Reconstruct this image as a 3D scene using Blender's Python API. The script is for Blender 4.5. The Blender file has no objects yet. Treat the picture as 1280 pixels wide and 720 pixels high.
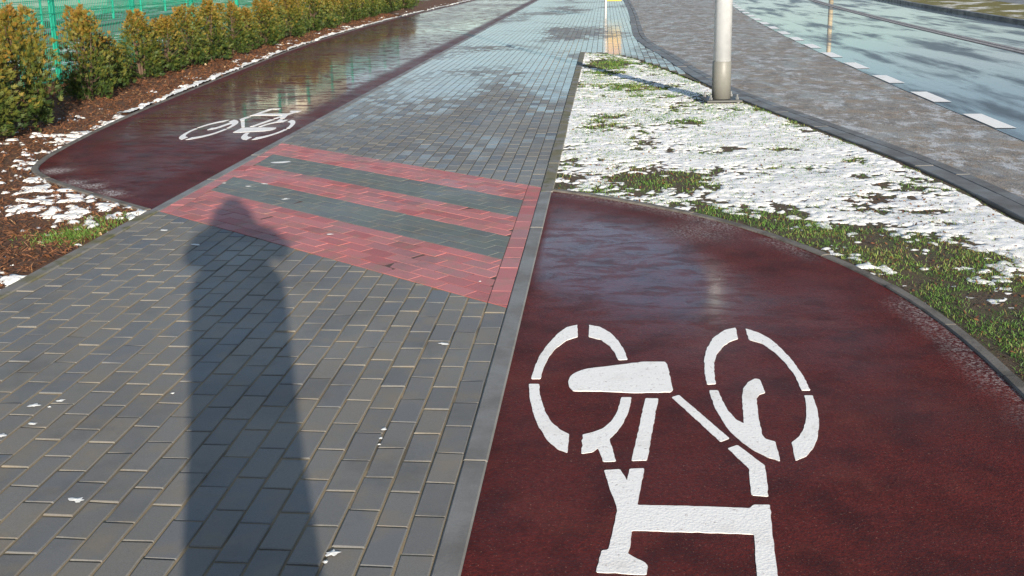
import bpy, bmesh, math, random
import numpy as np
from mathutils import Matrix, Vector

random.seed(7); RNG = np.random.default_rng(7)
SC = bpy.context.scene
COL = SC.collection

# ------------------------------------------------------------------ camera, sky, sun, exposure
F_PX, PITCH, ROLL, YAW, CAM_H, CAM_X, CY = 1285.88, 0.22513, -0.01581, -0.09219, 1.564, 0.453, 250.0
cp, sp, cw, sw = math.cos(PITCH), math.sin(PITCH), math.cos(YAW), math.sin(YAW)
FWD = Vector((sw*cp, cw*cp, -sp)); RGT = Vector((cw, -sw, 0)); UPV = RGT.cross(FWD)
R2 = RGT*math.cos(ROLL) + UPV*math.sin(ROLL); U2 = -RGT*math.sin(ROLL) + UPV*math.cos(ROLL)
cam_data = bpy.data.cameras.new('camera'); cam = bpy.data.objects.new('camera', cam_data); COL.objects.link(cam)
m = Matrix.Identity(4)
for i in range(3):
    m[i][0], m[i][1], m[i][2] = R2[i], U2[i], -FWD[i]
m[0][3], m[1][3], m[2][3] = CAM_X, 0.0, CAM_H
cam.matrix_world = m
cam_data.sensor_width = 36.0; cam_data.lens = F_PX/1280*36.0
cam_data.shift_y = -(360.0-CY)/1280.0
cam_data.clip_start = 0.02; cam_data.clip_end = 3000
SC.camera = cam

SUN_EL = math.radians(13.2); SUN_AZ = math.radians(159.5)      # azimuth from +Y towards +X
world = bpy.data.worlds.new('World'); SC.world = world; world.use_nodes = True
wn, wl = world.node_tree.nodes, world.node_tree.links
wn.clear()
sky = wn.new('ShaderNodeTexSky'); sky.sky_type = 'NISHITA'; sky.sun_disc = False
sky.sun_elevation = SUN_EL; sky.sun_rotation = SUN_AZ; sky.air_density = 1.0; sky.dust_density = 0.3; sky.ozone_density = 2.4
bg = wn.new('ShaderNodeBackground'); bg.inputs['Strength'].default_value = 0.085
wo = wn.new('ShaderNodeOutputWorld')
wtc = wn.new('ShaderNodeTexCoord'); wmp = wn.new('ShaderNodeMapping'); wmp.inputs['Scale'].default_value = (1.0, 1.0, 3.2)
wno = wn.new('ShaderNodeTexNoise'); wno.inputs['Scale'].default_value = 2.1; wno.inputs['Detail'].default_value = 7.0; wno.inputs['Roughness'].default_value = 0.55
wrm = wn.new('ShaderNodeMapRange'); wrm.inputs['From Min'].default_value = 0.47; wrm.inputs['From Max'].default_value = 0.66
wrm.inputs['To Min'].default_value = 0.0; wrm.inputs['To Max'].default_value = 0.6; wrm.clamp = True
wmx = wn.new('ShaderNodeMix'); wmx.data_type = 'RGBA'; wmx.inputs[7].default_value = (5.2, 5.3, 5.5, 1)
wl.new(wtc.outputs['Generated'], wmp.inputs['Vector']); wl.new(wmp.outputs[0], wno.inputs['Vector'])
wl.new(wno.outputs['Fac'], wrm.inputs['Value']); wl.new(wrm.outputs[0], wmx.inputs[0])
# pale haze low down all round the horizon
wsx = wn.new('ShaderNodeSeparateXYZ'); wl.new(wtc.outputs['Generated'], wsx.inputs[0])
whz = wn.new('ShaderNodeMapRange'); whz.interpolation_type = 'SMOOTHSTEP'; whz.inputs['From Min'].default_value = 0.0; whz.inputs['From Max'].default_value = 0.08; whz.inputs['To Min'].default_value = 0.8; whz.inputs['To Max'].default_value = 0.0
wl.new(wsx.outputs[2], whz.inputs['Value'])
wm2 = wn.new('ShaderNodeMix'); wm2.data_type = 'RGBA'; wm2.inputs[7].default_value = (3.2, 4.5, 6.1, 1)
wl.new(sky.outputs[0], wm2.inputs[6]); wl.new(whz.outputs[0], wm2.inputs[0])
wl.new(wm2.outputs[2], wmx.inputs[6]); wl.new(wmx.outputs[2], bg.inputs['Color']); wl.new(bg.outputs[0], wo.inputs[0])

sun_d = bpy.data.lights.new('sun', 'SUN'); sun_d.energy = 5.0; sun_d.angle = math.radians(0.53); sun_d.color = (1.0, 0.90, 0.765)
sun = bpy.data.objects.new('sun', sun_d); COL.objects.link(sun)
sdir = Vector((math.sin(SUN_AZ)*math.cos(SUN_EL), math.cos(SUN_AZ)*math.cos(SUN_EL), math.sin(SUN_EL)))
sun.rotation_euler = sdir.to_track_quat('Z', 'Y').to_euler(); sun.location = sdir*30

SC.view_settings.view_transform = 'Standard'; SC.view_settings.look = 'None'
SC.view_settings.gamma = 1.0; SC.view_settings.use_curve_mapping = False
SC.view_settings.exposure = 0.95
SC.cycles.max_bounces = 6

# ------------------------------------------------------------------ helpers
def G(u, v, z=0.0):
    """a point of the photograph as a point of the level ground z"""
    d = FWD + R2*((u-640)/F_PX) + U2*((CY-v)/F_PX)
    t = (z-CAM_H)/d.z
    return (CAM_X + d.x*t, d.y*t)
def PX(x, y, z=0.0):
    d = Vector((x-CAM_X, y, z-CAM_H)); w = d.dot(FWD)
    if w <= 0.05: return (-9999, -9999)
    return (640+F_PX*d.dot(R2)/w, CY-F_PX*d.dot(U2)/w)

def h2(ix, iy, seed):
    n = (ix.astype(np.int64)*374761393 + iy.astype(np.int64)*668265263 + seed*1442695041) & 0xffffffff
    n = ((n ^ (n >> 13))*1274126177) & 0xffffffff
    n = (n ^ (n >> 16)) & 0xffffffff
    return n/4294967295.0
def vnoise(x, y, seed=0):
    ix = np.floor(x); iy = np.floor(y); fx = x-ix; fy = y-iy
    ix = ix.astype(np.int64); iy = iy.astype(np.int64)
    fx = fx*fx*(3-2*fx); fy = fy*fy*(3-2*fy)
    a = h2(ix, iy, seed); b = h2(ix+1, iy, seed); c = h2(ix, iy+1, seed); d = h2(ix+1, iy+1, seed)
    return (a*(1-fx)+b*fx)*(1-fy) + (c*(1-fx)+d*fx)*fy
def fbm(x, y, size, octaves=4, seed=0, gain=0.5):
    x = np.asarray(x, float)/size; y = np.asarray(y, float)/size
    s = 0.0; a = 1.0; t = 0.0
    for o in range(octaves):
        s = s + a*vnoise(x, y, seed+o*17); t += a; a *= gain; x = x*2.03+5.1; y = y*2.03+9.7
    return s/t
def sstep(a, b, x):
    t = np.clip((x-a)/(b-a), 0, 1); return t*t*(3-2*t)
def inside(poly, x, y):
    x = np.asarray(x, float); y = np.asarray(y, float); r = np.zeros(x.shape, bool); n = len(poly)
    for i in range(n):
        x0, y0 = poly[i]; x1, y1 = poly[(i+1) % n]
        if y0 == y1: continue
        c = ((y0 > y) != (y1 > y)) & (x < (x1-x0)*(y-y0)/(y1-y0)+x0)
        r ^= c
    return r
def dist_line(pts, x, y):
    d = np.full(np.shape(x), 1e9); pts = list(pts)
    if len(pts) > 60: pts = pts[::3]+([pts[-1]] if (len(pts)-1) % 3 else [])
    for (x0, y0), (x1, y1) in zip(pts[:-1], pts[1:]):
        dx, dy = x1-x0, y1-y0; L = dx*dx+dy*dy
        t = np.clip(((x-x0)*dx+(y-y0)*dy)/L, 0, 1)
        d = np.minimum(d, np.hypot(x-x0-t*dx, y-y0-t*dy))
    return d
def smooth(pts, step):
    """Catmull-Rom through pts, resampled evenly"""
    P = [np.array(p, float) for p in pts]; P = [2*P[0]-P[1]] + P + [2*P[-1]-P[-2]]
    out = []
    for i in range(1, len(P)-2):
        for k in range(24):
            t = k/24; a, b, c, d = P[i-1:i+3]
            out.append(0.5*(2*b + (c-a)*t + (2*a-5*b+4*c-d)*t*t + (3*b-a-3*c+d)*t**3))
    out.append(P[-2]); out = np.array(out)
    s = np.r_[0, np.cumsum(np.hypot(*np.diff(out, axis=0).T))]
    n = max(2, int(round(s[-1]/step))+1); q = np.linspace(0, s[-1], n)
    return [(float(np.interp(v, s, out[:, 0])), float(np.interp(v, s, out[:, 1]))) for v in q]
def offset(pts, d):
    """polyline moved d to its left"""
    P = np.array(pts, float); T = np.gradient(P, axis=0); T /= np.hypot(T[:, 0], T[:, 1])[:, None]
    return [(float(p[0]-t[1]*d), float(p[1]+t[0]*d)) for p, t in zip(P, T)]

def mesh_obj(name, verts, faces, mat=None, parent=None, smooth_shade=False, tint=None, kind=None, label=None, cat=None, group=None):
    me = bpy.data.meshes.new(name); me.from_pydata([tuple(v) for v in verts], [], [tuple(f) for f in faces]); me.update()
    if tint is not None:
        at = me.attributes.new('tint', 'FLOAT', 'POINT'); at.data.foreach_set('value', np.asarray(tint, np.float32).ravel())
    if mat: me.materials.append(mat)
    if smooth_shade: me.polygons.foreach_set('use_smooth', [True]*len(me.polygons))
    o = bpy.data.objects.new(name, me); COL.objects.link(o)
    if parent: o.parent = parent
    tag(o, label, cat, group, kind); return o
def fast_mesh(name, V, faces_flat, nper, mat, attrs=None, smooth_shade=False):
    """V (n,3), faces_flat int array, nper vertices in each face"""
    me = bpy.data.meshes.new(name); V = np.ascontiguousarray(V, np.float32); ff = np.ascontiguousarray(faces_flat, np.int32).ravel()
    nf = len(ff)//nper
    me.vertices.add(len(V)); me.vertices.foreach_set('co', V.ravel())
    me.loops.add(len(ff)); me.loops.foreach_set('vertex_index', ff)
    me.polygons.add(nf); me.polygons.foreach_set('loop_start', np.arange(nf, dtype=np.int32)*nper); me.polygons.foreach_set('loop_total', np.full(nf, nper, np.int32))
    if smooth_shade: me.polygons.foreach_set('use_smooth', np.ones(nf, bool))
    me.update(calc_edges=True); me.validate()
    for k, v in (attrs or {}).items():
        at = me.attributes.new(k, 'FLOAT', 'POINT'); at.data.foreach_set('value', np.asarray(v, np.float32).ravel())
    if mat: me.materials.append(mat)
    return me
def link(name, me, parent=None, kind=None, label=None, cat=None, group=None):
    o = bpy.data.objects.new(name, me); COL.objects.link(o)
    if parent: o.parent = parent
    tag(o, label, cat, group, kind); return o
def tag(o, label=None, cat=None, group=None, kind=None):
    if label: o['label'] = label
    if cat: o['category'] = cat
    if group: o['group'] = group
    if kind: o['kind'] = kind
def thing(name, loc, label, cat, group=None, rz=0.0):
    o = bpy.data.objects.new(name, None); COL.objects.link(o); o.location = loc; o.rotation_euler = (0, 0, rz); o.empty_display_size = 0.1
    tag(o, label, cat, group); return o
def bm_obj(name, bm, mat, parent=None, smooth_shade=False, **k):
    me = bpy.data.meshes.new(name); bm.to_mesh(me); bm.free()
    if mat: me.materials.append(mat)
    if smooth_shade: me.polygons.foreach_set('use_smooth', [True]*len(me.polygons))
    return link(name, me, parent, **k)
def add_box(bm, c, s, rz=0.0, bevel=0.0):
    r = bmesh.ops.create_cube(bm, size=1.0); vs = r['verts']
    bmesh.ops.scale(bm, vec=s, verts=vs)
    if bevel:
        es = list({e for v in vs for e in v.link_edges})
        rr = bmesh.ops.bevel(bm, geom=es, offset=bevel, segments=1, affect='EDGES'); vs = list({v for f in rr['faces'] for v in f.verts} | {v for v in vs if v.is_valid})
    if rz: bmesh.ops.rotate(bm, cent=(0, 0, 0), matrix=Matrix.Rotation(rz, 3, 'Z'), verts=vs)
    bmesh.ops.translate(bm, vec=c, verts=vs)
def add_tube(bm, pts, rad, seg=10, caps=True):
    """tube along points, rad a number or one per point"""
    if not hasattr(rad, '__len__'): rad = [rad]*len(pts)
    rings = []
    for i, p in enumerate(pts):
        p = Vector(p); a = Vector(pts[max(0, i-1)]); b = Vector(pts[min(len(pts)-1, i+1)]); t = (b-a).normalized()
        ref = Vector((0, 0, 1)) if abs(t.z) < 0.9 else Vector((1, 0, 0))
        x = t.cross(ref).normalized(); y = t.cross(x).normalized()
        rings.append([bm.verts.new(p + (x*math.cos(2*math.pi*k/seg) + y*math.sin(2*math.pi*k/seg))*rad[i]) for k in range(seg)])
    for r0, r1 in zip(rings[:-1], rings[1:]):
        for k in range(seg): bm.faces.new((r0[k], r0[(k+1) % seg], r1[(k+1) % seg], r1[k]))
    if caps: bm.faces.new(rings[0]); bm.faces.new(rings[-1])
    bmesh.ops.recalc_face_normals(bm, faces=bm.faces[:])

# ------------------------------------------------------------------ materials
class Mat:
    def __init__(s, name):
        s.m = bpy.data.materials.new(name); s.m.use_nodes = True; s.t = s.m.node_tree; s.n = s.t.nodes; s.b = s.n['Principled BSDF']
        s.geo = s.n.new('ShaderNodeNewGeometry')
    def put(s, inp, v):
        if isinstance(v, bpy.types.NodeSocket): s.t.links.new(v, inp)
        elif hasattr(v, '__len__') and len(v) == 3 and inp.type == 'RGBA': inp.default_value = (*v, 1)
        else: inp.default_value = v
    def set(s, **k):
        for a, v in k.items(): s.put(s.b.inputs[a.replace('_', ' ')], v)
        return s
    def pos(s): return s.geo.outputs['Position']
    def scaled(s, v):
        q = s.n.new('ShaderNodeMapping'); q.inputs['Scale'].default_value = v; s.t.links.new(s.pos(), q.inputs['Vector']); return q.outputs[0]
    def noise(s, scale, detail=4, rough=0.55, vec=None, dist=0.0):
        q = s.n.new('ShaderNodeTexNoise'); q.inputs['Scale'].default_value = scale; q.inputs['Detail'].default_value = detail
        q.inputs['Roughness'].default_value = rough; q.inputs['Distortion'].default_value = dist
        s.t.links.new(vec if vec else s.pos(), q.inputs['Vector']); return q.outputs['Fac']
    def voro(s, scale, out='Distance', vec=None, feature='F1'):
        q = s.n.new('ShaderNodeTexVoronoi'); q.feature = feature; q.inputs['Scale'].default_value = scale; s.t.links.new(vec if vec else s.pos(), q.inputs['Vector']); return q.outputs[out]
    def ramp(s, v, *stops):
        q = s.n.new('ShaderNodeValToRGB'); e = q.color_ramp.elements
        while len(e) < len(stops): e.new(0.5)
        for el, (p, c) in zip(e, stops):
            el.position = p; el.color = (*c, 1) if hasattr(c, '__len__') else (c, c, c, 1)
        s.put(q.inputs[0], v); return q.outputs[0]
    def mix(s, f, a, b, mode='MIX'):
        q = s.n.new('ShaderNodeMix'); q.data_type = 'RGBA'; q.blend_type = mode
        s.put(q.inputs[0], f); s.put(q.inputs[6], a); s.put(q.inputs[7], b); return q.outputs[2]
    def math(s, op, a, b=0.0, clamp=False):
        q = s.n.new('ShaderNodeMath'); q.operation = op; q.use_clamp = clamp; s.put(q.inputs[0], a); s.put(q.inputs[1], b); return q.outputs[0]
    def mrange(s, v, a, b, c=0.0, d=1.0, smooth_=True):
        q = s.n.new('ShaderNodeMapRange'); q.clamp = True
        if smooth_: q.interpolation_type = 'SMOOTHSTEP'
        s.put(q.inputs['Value'], v); q.inputs['From Min'].default_value = a; q.inputs['From Max'].default_value = b; q.inputs['To Min'].default_value = c; q.inputs['To Max'].default_value = d
        return q.outputs[0]
    def attr(s, name='tint'):
        q = s.n.new('ShaderNodeAttribute'); q.attribute_name = name; return q.outputs['Fac']
    def bump(s, h, strength=0.3, dist=0.01):
        q = s.n.new('ShaderNodeBump'); q.inputs['Strength'].default_value = strength; q.inputs['Distance'].default_value = dist; s.put(q.inputs['Height'], h); return q.outputs[0]

MT = {}
def flat(name, col, rough=0.6, metal=0.0, nscale=30, amt=0.25, spec=None):
    M = Mat(name); n = M.noise(nscale, 5)
    c = M.mix(n, tuple(x*(1-amt) for x in col), tuple(min(1, x*(1+amt)) for x in col))
    M.set(Base_Color=c, Roughness=M.mrange(M.noise(nscale*0.4, 3), 0.3, 0.7, max(0, rough-0.1), min(1, rough+0.1)), Metallic=metal, Normal=M.bump(n, 0.15, 0.004))
    MT[name] = M.m; return M.m

# paving bricks: every brick carries its own 'tint' value; rain film by place
def brick_mat(name, stops, wet_gain=1.0):
    M = Mat(name); t = M.attr('tint')
    base = M.ramp(t, *stops)
    grain = M.noise(220, 3, 0.7); dirt = M.noise(7, 5, 0.6); big = M.noise(1.1, 3, 0.5)
    c = M.mix(M.mrange(grain, 0.3, 0.75, 0.0, 0.35), base, (0.05, 0.047, 0.042))
    c = M.mix(M.mrange(dirt, 0.45, 0.75, 0.0, 0.5), c, (0.22, 0.175, 0.115)); c = M.mix(M.mrange(M.noise(2.3, 6, 0.7), 0.5, 0.72, 0, 0.5), c, (0.085, 0.082, 0.075)); c = M.mix(M.mrange(M.noise(48, 5, 0.8), 0.6, 0.72, 0, 0.5), c, (0.07, 0.066, 0.06))
    film = M.noise(0.55, 4, 0.55, M.scaled((0.8, 0.42, 1)), 0.5)
    y = M.n.new('ShaderNodeSeparateXYZ'); M.t.links.new(M.pos(), y.inputs[0])
    far = M.mrange(y.outputs[1], 7.0, 17.0, 0.0, 0.24)
    per = M.mrange(M.math('FRACT', M.math('MULTIPLY', t, 7.31)), 0.35, 1.0, -0.05, 0.06)
    wet = M.mrange(M.math('ADD', M.math('ADD', film, far), per), 0.55, 0.74, 0.0, 1.0)
    rough = M.mrange(big, 0.3, 0.7, 0.42, 0.6)
    M.set(Base_Color=M.mix(M.math('MULTIPLY', wet, 0.35), c, (0.035, 0.035, 0.036)), Roughness=rough, Specular_IOR_Level=0.32,
          Coat_Weight=M.math('MULTIPLY', wet, wet_gain), Coat_Roughness=0.16, Coat_IOR=1.33, Normal=M.bump(M.math('ADD', M.math('MULTIPLY', grain, 0.5), dirt), 0.35, 0.003))
    M.put(M.b.inputs['Coat Normal'], M.bump(M.noise(14, 3), 0.10, 0.004))
    MT[name] = M.m
brick_mat('brick_grey', [(0.0, (0.150, 0.149, 0.145)), (0.3, (0.182, 0.173, 0.155)), (0.6, (0.208, 0.191, 0.163)), (0.85, (0.162, 0.162, 0.160)), (1.0, (0.122, 0.135, 0.156))])
brick_mat('brick_red', [(0.0, (0.41, 0.105, 0.098)), (0.35, (0.54, 0.165, 0.155)), (0.7, (0.50, 0.18, 0.172)), (1.0, (0.40, 0.15, 0.148))], 0.6)
brick_mat('brick_dark', [(0.0, (0.125, 0.145, 0.13)), (0.5, (0.15, 0.168, 0.148)), (1.0, (0.13, 0.142, 0.137))])
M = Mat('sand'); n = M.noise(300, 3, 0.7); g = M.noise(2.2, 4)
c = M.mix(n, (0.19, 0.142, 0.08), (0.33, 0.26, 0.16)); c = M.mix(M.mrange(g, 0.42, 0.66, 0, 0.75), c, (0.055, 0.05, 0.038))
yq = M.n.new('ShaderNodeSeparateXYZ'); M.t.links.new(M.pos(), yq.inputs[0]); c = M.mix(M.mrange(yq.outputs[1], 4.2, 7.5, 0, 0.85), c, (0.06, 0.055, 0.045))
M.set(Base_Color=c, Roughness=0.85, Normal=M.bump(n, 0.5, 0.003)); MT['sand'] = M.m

# red coloured asphalt with a rain film ('wet') and grit or frost near the edges ('frost')
def path_mat(name, col_a, col_b, bump_coat=0.03, cr=(0.30, 0.11), floor=0.42):
    M = Mat(name); wet = M.attr('wet'); frost = M.attr('frost')
    ag = M.voro(110); fine = M.noise(75, 5, 0.75); mid = M.noise(5, 5, 0.6); big = M.noise(0.8, 3)
    c = M.mix(M.mrange(fine, 0.3, 0.72), col_a, col_b)
    c = M.mix(M.mrange(mid, 0.42, 0.70, 0, 0.7), c, tuple(x*0.55 for x in col_a)); c = M.mix(M.mrange(M.noise(2.1, 6, 0.7), 0.52, 0.70, 0, 0.55), c, (0.13, 0.026, 0.015)); c = M.mix(M.mrange(M.noise(0.9, 5, 0.6), 0.5, 0.72, 0, 0.4), c, (0.05, 0.014, 0.011))
    c = M.mix(M.mrange(M.noise(170, 2, 0.6), 0.66, 0.72, 0, 0.4), c, (0.36, 0.22, 0.16))
    fr = M.math('MULTIPLY', frost, M.mrange(M.noise(75, 4, 0.75, M.scaled((1, 1.2, 1))), 0.46, 0.62))
    c = M.mix(fr, c, (0.62, 0.60, 0.58))
    scr = M.mrange(M.noise(4.5, 8, 0.78, M.scaled((0.7, 1.5, 1)), 0.5), 0.42, 0.54)
    w = M.math('MULTIPLY', wet, M.math('ADD', M.math('MULTIPLY', scr, 1-floor), floor))
    w = M.math('MULTIPLY', w, M.math('SUBTRACT', 1.0, fr))
    M.set(Base_Color=c, Roughness=M.mrange(big, 0.3, 0.7, 0.52, 0.7), Specular_IOR_Level=0.16, Coat_Weight=w, Coat_IOR=1.33, Coat_Roughness=M.mrange(wet, 0.0, 1.0, cr[0], cr[1], False),
          Normal=M.bump(M.math('ADD', ag, fine), 0.34, 0.004))
    M.put(M.b.inputs['Coat Normal'], M.bump(M.noise(9, 3), bump_coat, 0.006))
    MT[name] = M.m
path_mat('red_asphalt', (0.056, 0.0058, 0.0040), (0.122, 0.0155, 0.0105))
path_mat('red_asphalt_puddled', (0.056, 0.0058, 0.0040), (0.122, 0.0155, 0.0105), 0.03, (0.22, 0.05), 0.15)

M = Mat('concrete'); n = M.noise(120, 4, 0.7); g = M.noise(3.1, 5, 0.6)
c = M.mix(n, (0.14, 0.135, 0.125), (0.235, 0.225, 0.21)); c = M.mix(M.mrange(g, 0.4, 0.7, 0, 0.55), c, (0.085, 0.08, 0.072))
M.set(Base_Color=c, Roughness=M.mrange(g, 0.3, 0.7, 0.4, 0.7), Normal=M.bump(n, 0.4, 0.003)); MT['concrete'] = M.m
M = Mat('concrete_moss'); n = M.noise(120, 4, 0.7); g = M.noise(4.5, 5, 0.6)
c = M.mix(n, (0.13, 0.125, 0.115), (0.21, 0.20, 0.185)); c = M.mix(M.mrange(g, 0.38, 0.6, 0, 0.75), c, (0.12, 0.105, 0.03)); c = M.mix(M.mrange(M.noise(9, 4), 0.52, 0.7, 0, 0.6), c, (0.06, 0.07, 0.02))
M.set(Base_Color=c, Roughness=0.8, Normal=M.bump(n, 0.4, 0.003)); MT['concrete_moss'] = M.m
M = Mat('concrete_brown'); n = M.noise(120, 4, 0.7); g = M.noise(5.1, 6, 0.7)
c = M.mix(n, (0.10, 0.09, 0.078), (0.19, 0.172, 0.15)); c = M.mix(M.mrange(g, 0.42, 0.62, 0, 0.75), c, (0.06, 0.05, 0.038))
M.set(Base_Color=c, Roughness=0.8, Normal=M.bump(n, 0.5, 0.004)); MT['concrete_brown'] = M.m
M = Mat('concrete_wet'); n = M.noise(120, 4, 0.7); g = M.noise(3.1, 5, 0.6)
c = M.mix(n, (0.095, 0.09, 0.083), (0.17, 0.16, 0.147)); c = M.mix(M.mrange(g, 0.4, 0.7, 0, 0.6), c, (0.06, 0.055, 0.05))
M.set(Base_Color=c, Roughness=M.mrange(g, 0.3, 0.7, 0.4, 0.65), Normal=M.bump(n, 0.4, 0.003)); MT['concrete_wet'] = M.m

M = Mat('soil'); n = M.noise(55, 6, 0.7); g = M.noise(6, 4)
c = M.mix(n, (0.03, 0.02, 0.012), (0.12, 0.078, 0.045)); c = M.mix(M.mrange(g, 0.45, 0.68, 0, 0.6), c, (0.06, 0.075, 0.02))
M.set(Base_Color=c, Roughness=0.9, Normal=M.bump(n, 0.9, 0.02)); MT['soil'] = M.m
M = Mat('mulch'); n = M.noise(70, 6, 0.75); g = M.noise(4, 4)
c = M.mix(M.mrange(n, 0.3, 0.7), (0.025, 0.012, 0.006), (0.17, 0.070, 0.028)); c = M.mix(M.mrange(g, 0.5, 0.75, 0, 0.6), c, (0.07, 0.032, 0.014))
M.set(Base_Color=c, Roughness=0.9, Normal=M.bump(n, 1.0, 0.02)); MT['mulch'] = M.m
M = Mat('snow'); n = M.noise(60, 5, 0.7); n2 = M.noise(400, 2, 0.6)
M.set(Base_Color=M.mix(M.mrange(M.noise(16, 6, 0.75), 0.44, 0.7, 0, 0.8), (0.86, 0.855, 0.835), (0.62, 0.61, 0.53)), Roughness=0.75, Subsurface_Weight=0.25, Subsurface_Radius=(0.02, 0.02, 0.025), Subsurface_Scale=0.5,
      Normal=M.bump(M.math('ADD', n, M.math('MULTIPLY', n2, 0.4)), 0.45, 0.008)); MT['snow'] = M.m
M = Mat('grass'); t = M.attr('tint')
M.set(Base_Color=M.ramp(t, (0.0, (0.042, 0.105, 0.016)), (0.35, (0.09, 0.19, 0.026)), (0.62, (0.18, 0.25, 0.055)), (0.8, (0.24, 0.19, 0.07)), (1.0, (0.16, 0.09, 0.04))), Roughness=0.55, Specular_IOR_Level=0.35)
M.b.inputs['Subsurface Weight'].default_value = 0.0; MT['grass'] = M.m
M = Mat('needles'); t = M.attr('tint')
M.set(Base_Color=M.ramp(t, (0.0, (0.055, 0.022, 0.010)), (0.4, (0.14, 0.053, 0.020)), (0.75, (0.22, 0.093, 0.035)), (0.95, (0.38, 0.23, 0.11)), (1.0, (0.5, 0.38, 0.22))), Roughness=0.75); MT['needles'] = M.m
M = Mat('thuja'); t = M.attr('tint')
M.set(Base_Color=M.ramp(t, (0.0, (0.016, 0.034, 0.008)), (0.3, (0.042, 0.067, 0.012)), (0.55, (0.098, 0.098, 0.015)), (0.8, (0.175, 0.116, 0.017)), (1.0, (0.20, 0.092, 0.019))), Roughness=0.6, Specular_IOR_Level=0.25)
MT['thuja'] = M.m
flat('bark', (0.09, 0.055, 0.035), 0.9, nscale=60)
M = Mat('paint_white'); n = M.noise(130, 4, 0.75); g = M.noise(9, 5, 0.65)
c = M.mix(M.mrange(n, 0.55, 0.75, 0, 0.25), (0.86, 0.84, 0.80), (0.66, 0.61, 0.56)); c = M.mix(M.mrange(g, 0.58, 0.74, 0, 0.5), c, (0.62, 0.57, 0.50))
c = M.mix(M.mrange(M.noise(60, 6, 0.82), 0.585, 0.65, 0, 0.75), c, (0.20, 0.085, 0.07)); c = M.mix(M.mrange(M.noise(3.5, 5, 0.6), 0.5, 0.75, 0, 0.45), c, (0.60, 0.55, 0.49))
M.set(Base_Color=c, Roughness=0.5, Normal=M.bump(M.math('ADD', M.voro(110), n), 0.22, 0.003)); MT['paint_white'] = M.m
M = Mat('dropping'); M.set(Base_Color=M.mix(M.noise(150, 4), (0.55, 0.55, 0.52), (0.88, 0.88, 0.85)), Roughness=0.6); MT['dropping'] = M.m
# lay-by: rough dirty asphalt, road: black asphalt under a film of water
M = Mat('layby'); ag = M.voro(70); n = M.noise(40, 5, 0.7); g = M.noise(1.6, 6, 0.65, M.scaled((1.3, 0.6, 1)), 0.7); g2 = M.noise(4.0, 5, 0.7, M.scaled((0.6, 1.2, 1)))
c = M.mix(n, (0.15, 0.13, 0.11), (0.32, 0.28, 0.24)); c = M.mix(M.mrange(g2, 0.44, 0.62, 0, 0.8), c, (0.27, 0.195, 0.125)); c = M.mix(M.mrange(M.noise(6, 8, 0.85, M.scaled((1.2, 0.7, 1))), 0.48, 0.60, 0, 0.7), c, (0.09, 0.078, 0.067))
c = M.mix(M.mrange(M.noise(3.2, 9, 0.85, M.scaled((1.2, 0.7, 1)), 0.4), 0.50, 0.60, 0, 0.8), c, (0.5, 0.51, 0.52))
w = M.mrange(g, 0.47, 0.62)
M.set(Base_Color=c, Roughness=0.6, Coat_Weight=M.math('MULTIPLY', w, 0.35), Coat_Roughness=0.22, Coat_IOR=1.33, Normal=M.bump(M.math('ADD', ag, n), 0.7, 0.006))
M.put(M.b.inputs['Coat Normal'], M.bump(M.noise(18, 4), 0.25, 0.006)); MT['layby'] = M.m
M = Mat('road'); n = M.noise(60, 5, 0.7); g = M.noise(0.9, 5, 0.6, M.scaled((1.4, 0.35, 1)), 0.4); tr = M.noise(2.0, 4, 0.6, M.scaled((1.6, 0.12, 1)))
c = M.mix(n, (0.022, 0.025, 0.029), (0.05, 0.054, 0.06))
w = M.mrange(M.math('ADD', M.math('MULTIPLY', g, 0.6), M.math('MULTIPLY', tr, 0.4)), 0.40, 0.54, 0.10, 0.80)
M.set(Base_Color=c, Roughness=0.45, Coat_Weight=w, Coat_Roughness=0.035, Coat_IOR=1.33, Normal=M.bump(n, 0.5, 0.005))
M.put(M.b.inputs['Coat Normal'], M.bump(M.noise(6, 3), 0.06, 0.005)); MT['road'] = M.m
M = Mat('lawn'); n = M.noise(30, 6, 0.75); g = M.noise(0.9, 6, 0.7)
c = M.mix(n, (0.035, 0.075, 0.02), (0.10, 0.15, 0.045)); c = M.mix(M.mrange(M.noise(1.7, 6, 0.7), 0.5, 0.66, 0, 0.7), c, (0.12, 0.085, 0.03)); c = M.mix(M.mrange(g, 0.54, 0.60, 0, 0.95), c, (0.78, 0.78, 0.78))
M.set(Base_Color=c, Roughness=0.9, Normal=M.bump(n, 1.0, 0.03)); MT['lawn'] = M.m
M = Mat('roadside_grass'); n = M.noise(30, 6, 0.75)
c = M.mix(n, (0.06, 0.07, 0.012), (0.24, 0.19, 0.03)); c = M.mix(M.mrange(M.noise(0.8, 6, 0.7), 0.52, 0.60, 0, 0.9), c, (0.72, 0.72, 0.70))
M.set(Base_Color=c, Roughness=0.9, Normal=M.bump(n, 1.0, 0.03)); MT['roadside_grass'] = M.m
flat('fence_green', (0.012, 0.30, 0.19), 0.4, nscale=40)
M = Mat('galvanised'); n = M.noise(14, 4); M.set(Base_Color=M.mix(n, (0.50, 0.52, 0.53), (0.66, 0.67, 0.67)), Metallic=0.35, Roughness=M.mrange(n, 0.3, 0.7, 0.34, 0.46)); MT['galvanised'] = M.m
M = Mat('sleeve_grey'); n = M.noise(30, 5, 0.7); M.set(Base_Color=M.mix(n, (0.13, 0.13, 0.115), (0.19, 0.188, 0.168)), Roughness=0.5, Normal=M.bump(n, 0.2, 0.003)); MT['sleeve_grey'] = M.m
flat('steel_dark', (0.05, 0.052, 0.05), 0.5, 0.3); flat('steel', (0.4, 0.4, 0.39), 0.35, 0.8)
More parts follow.
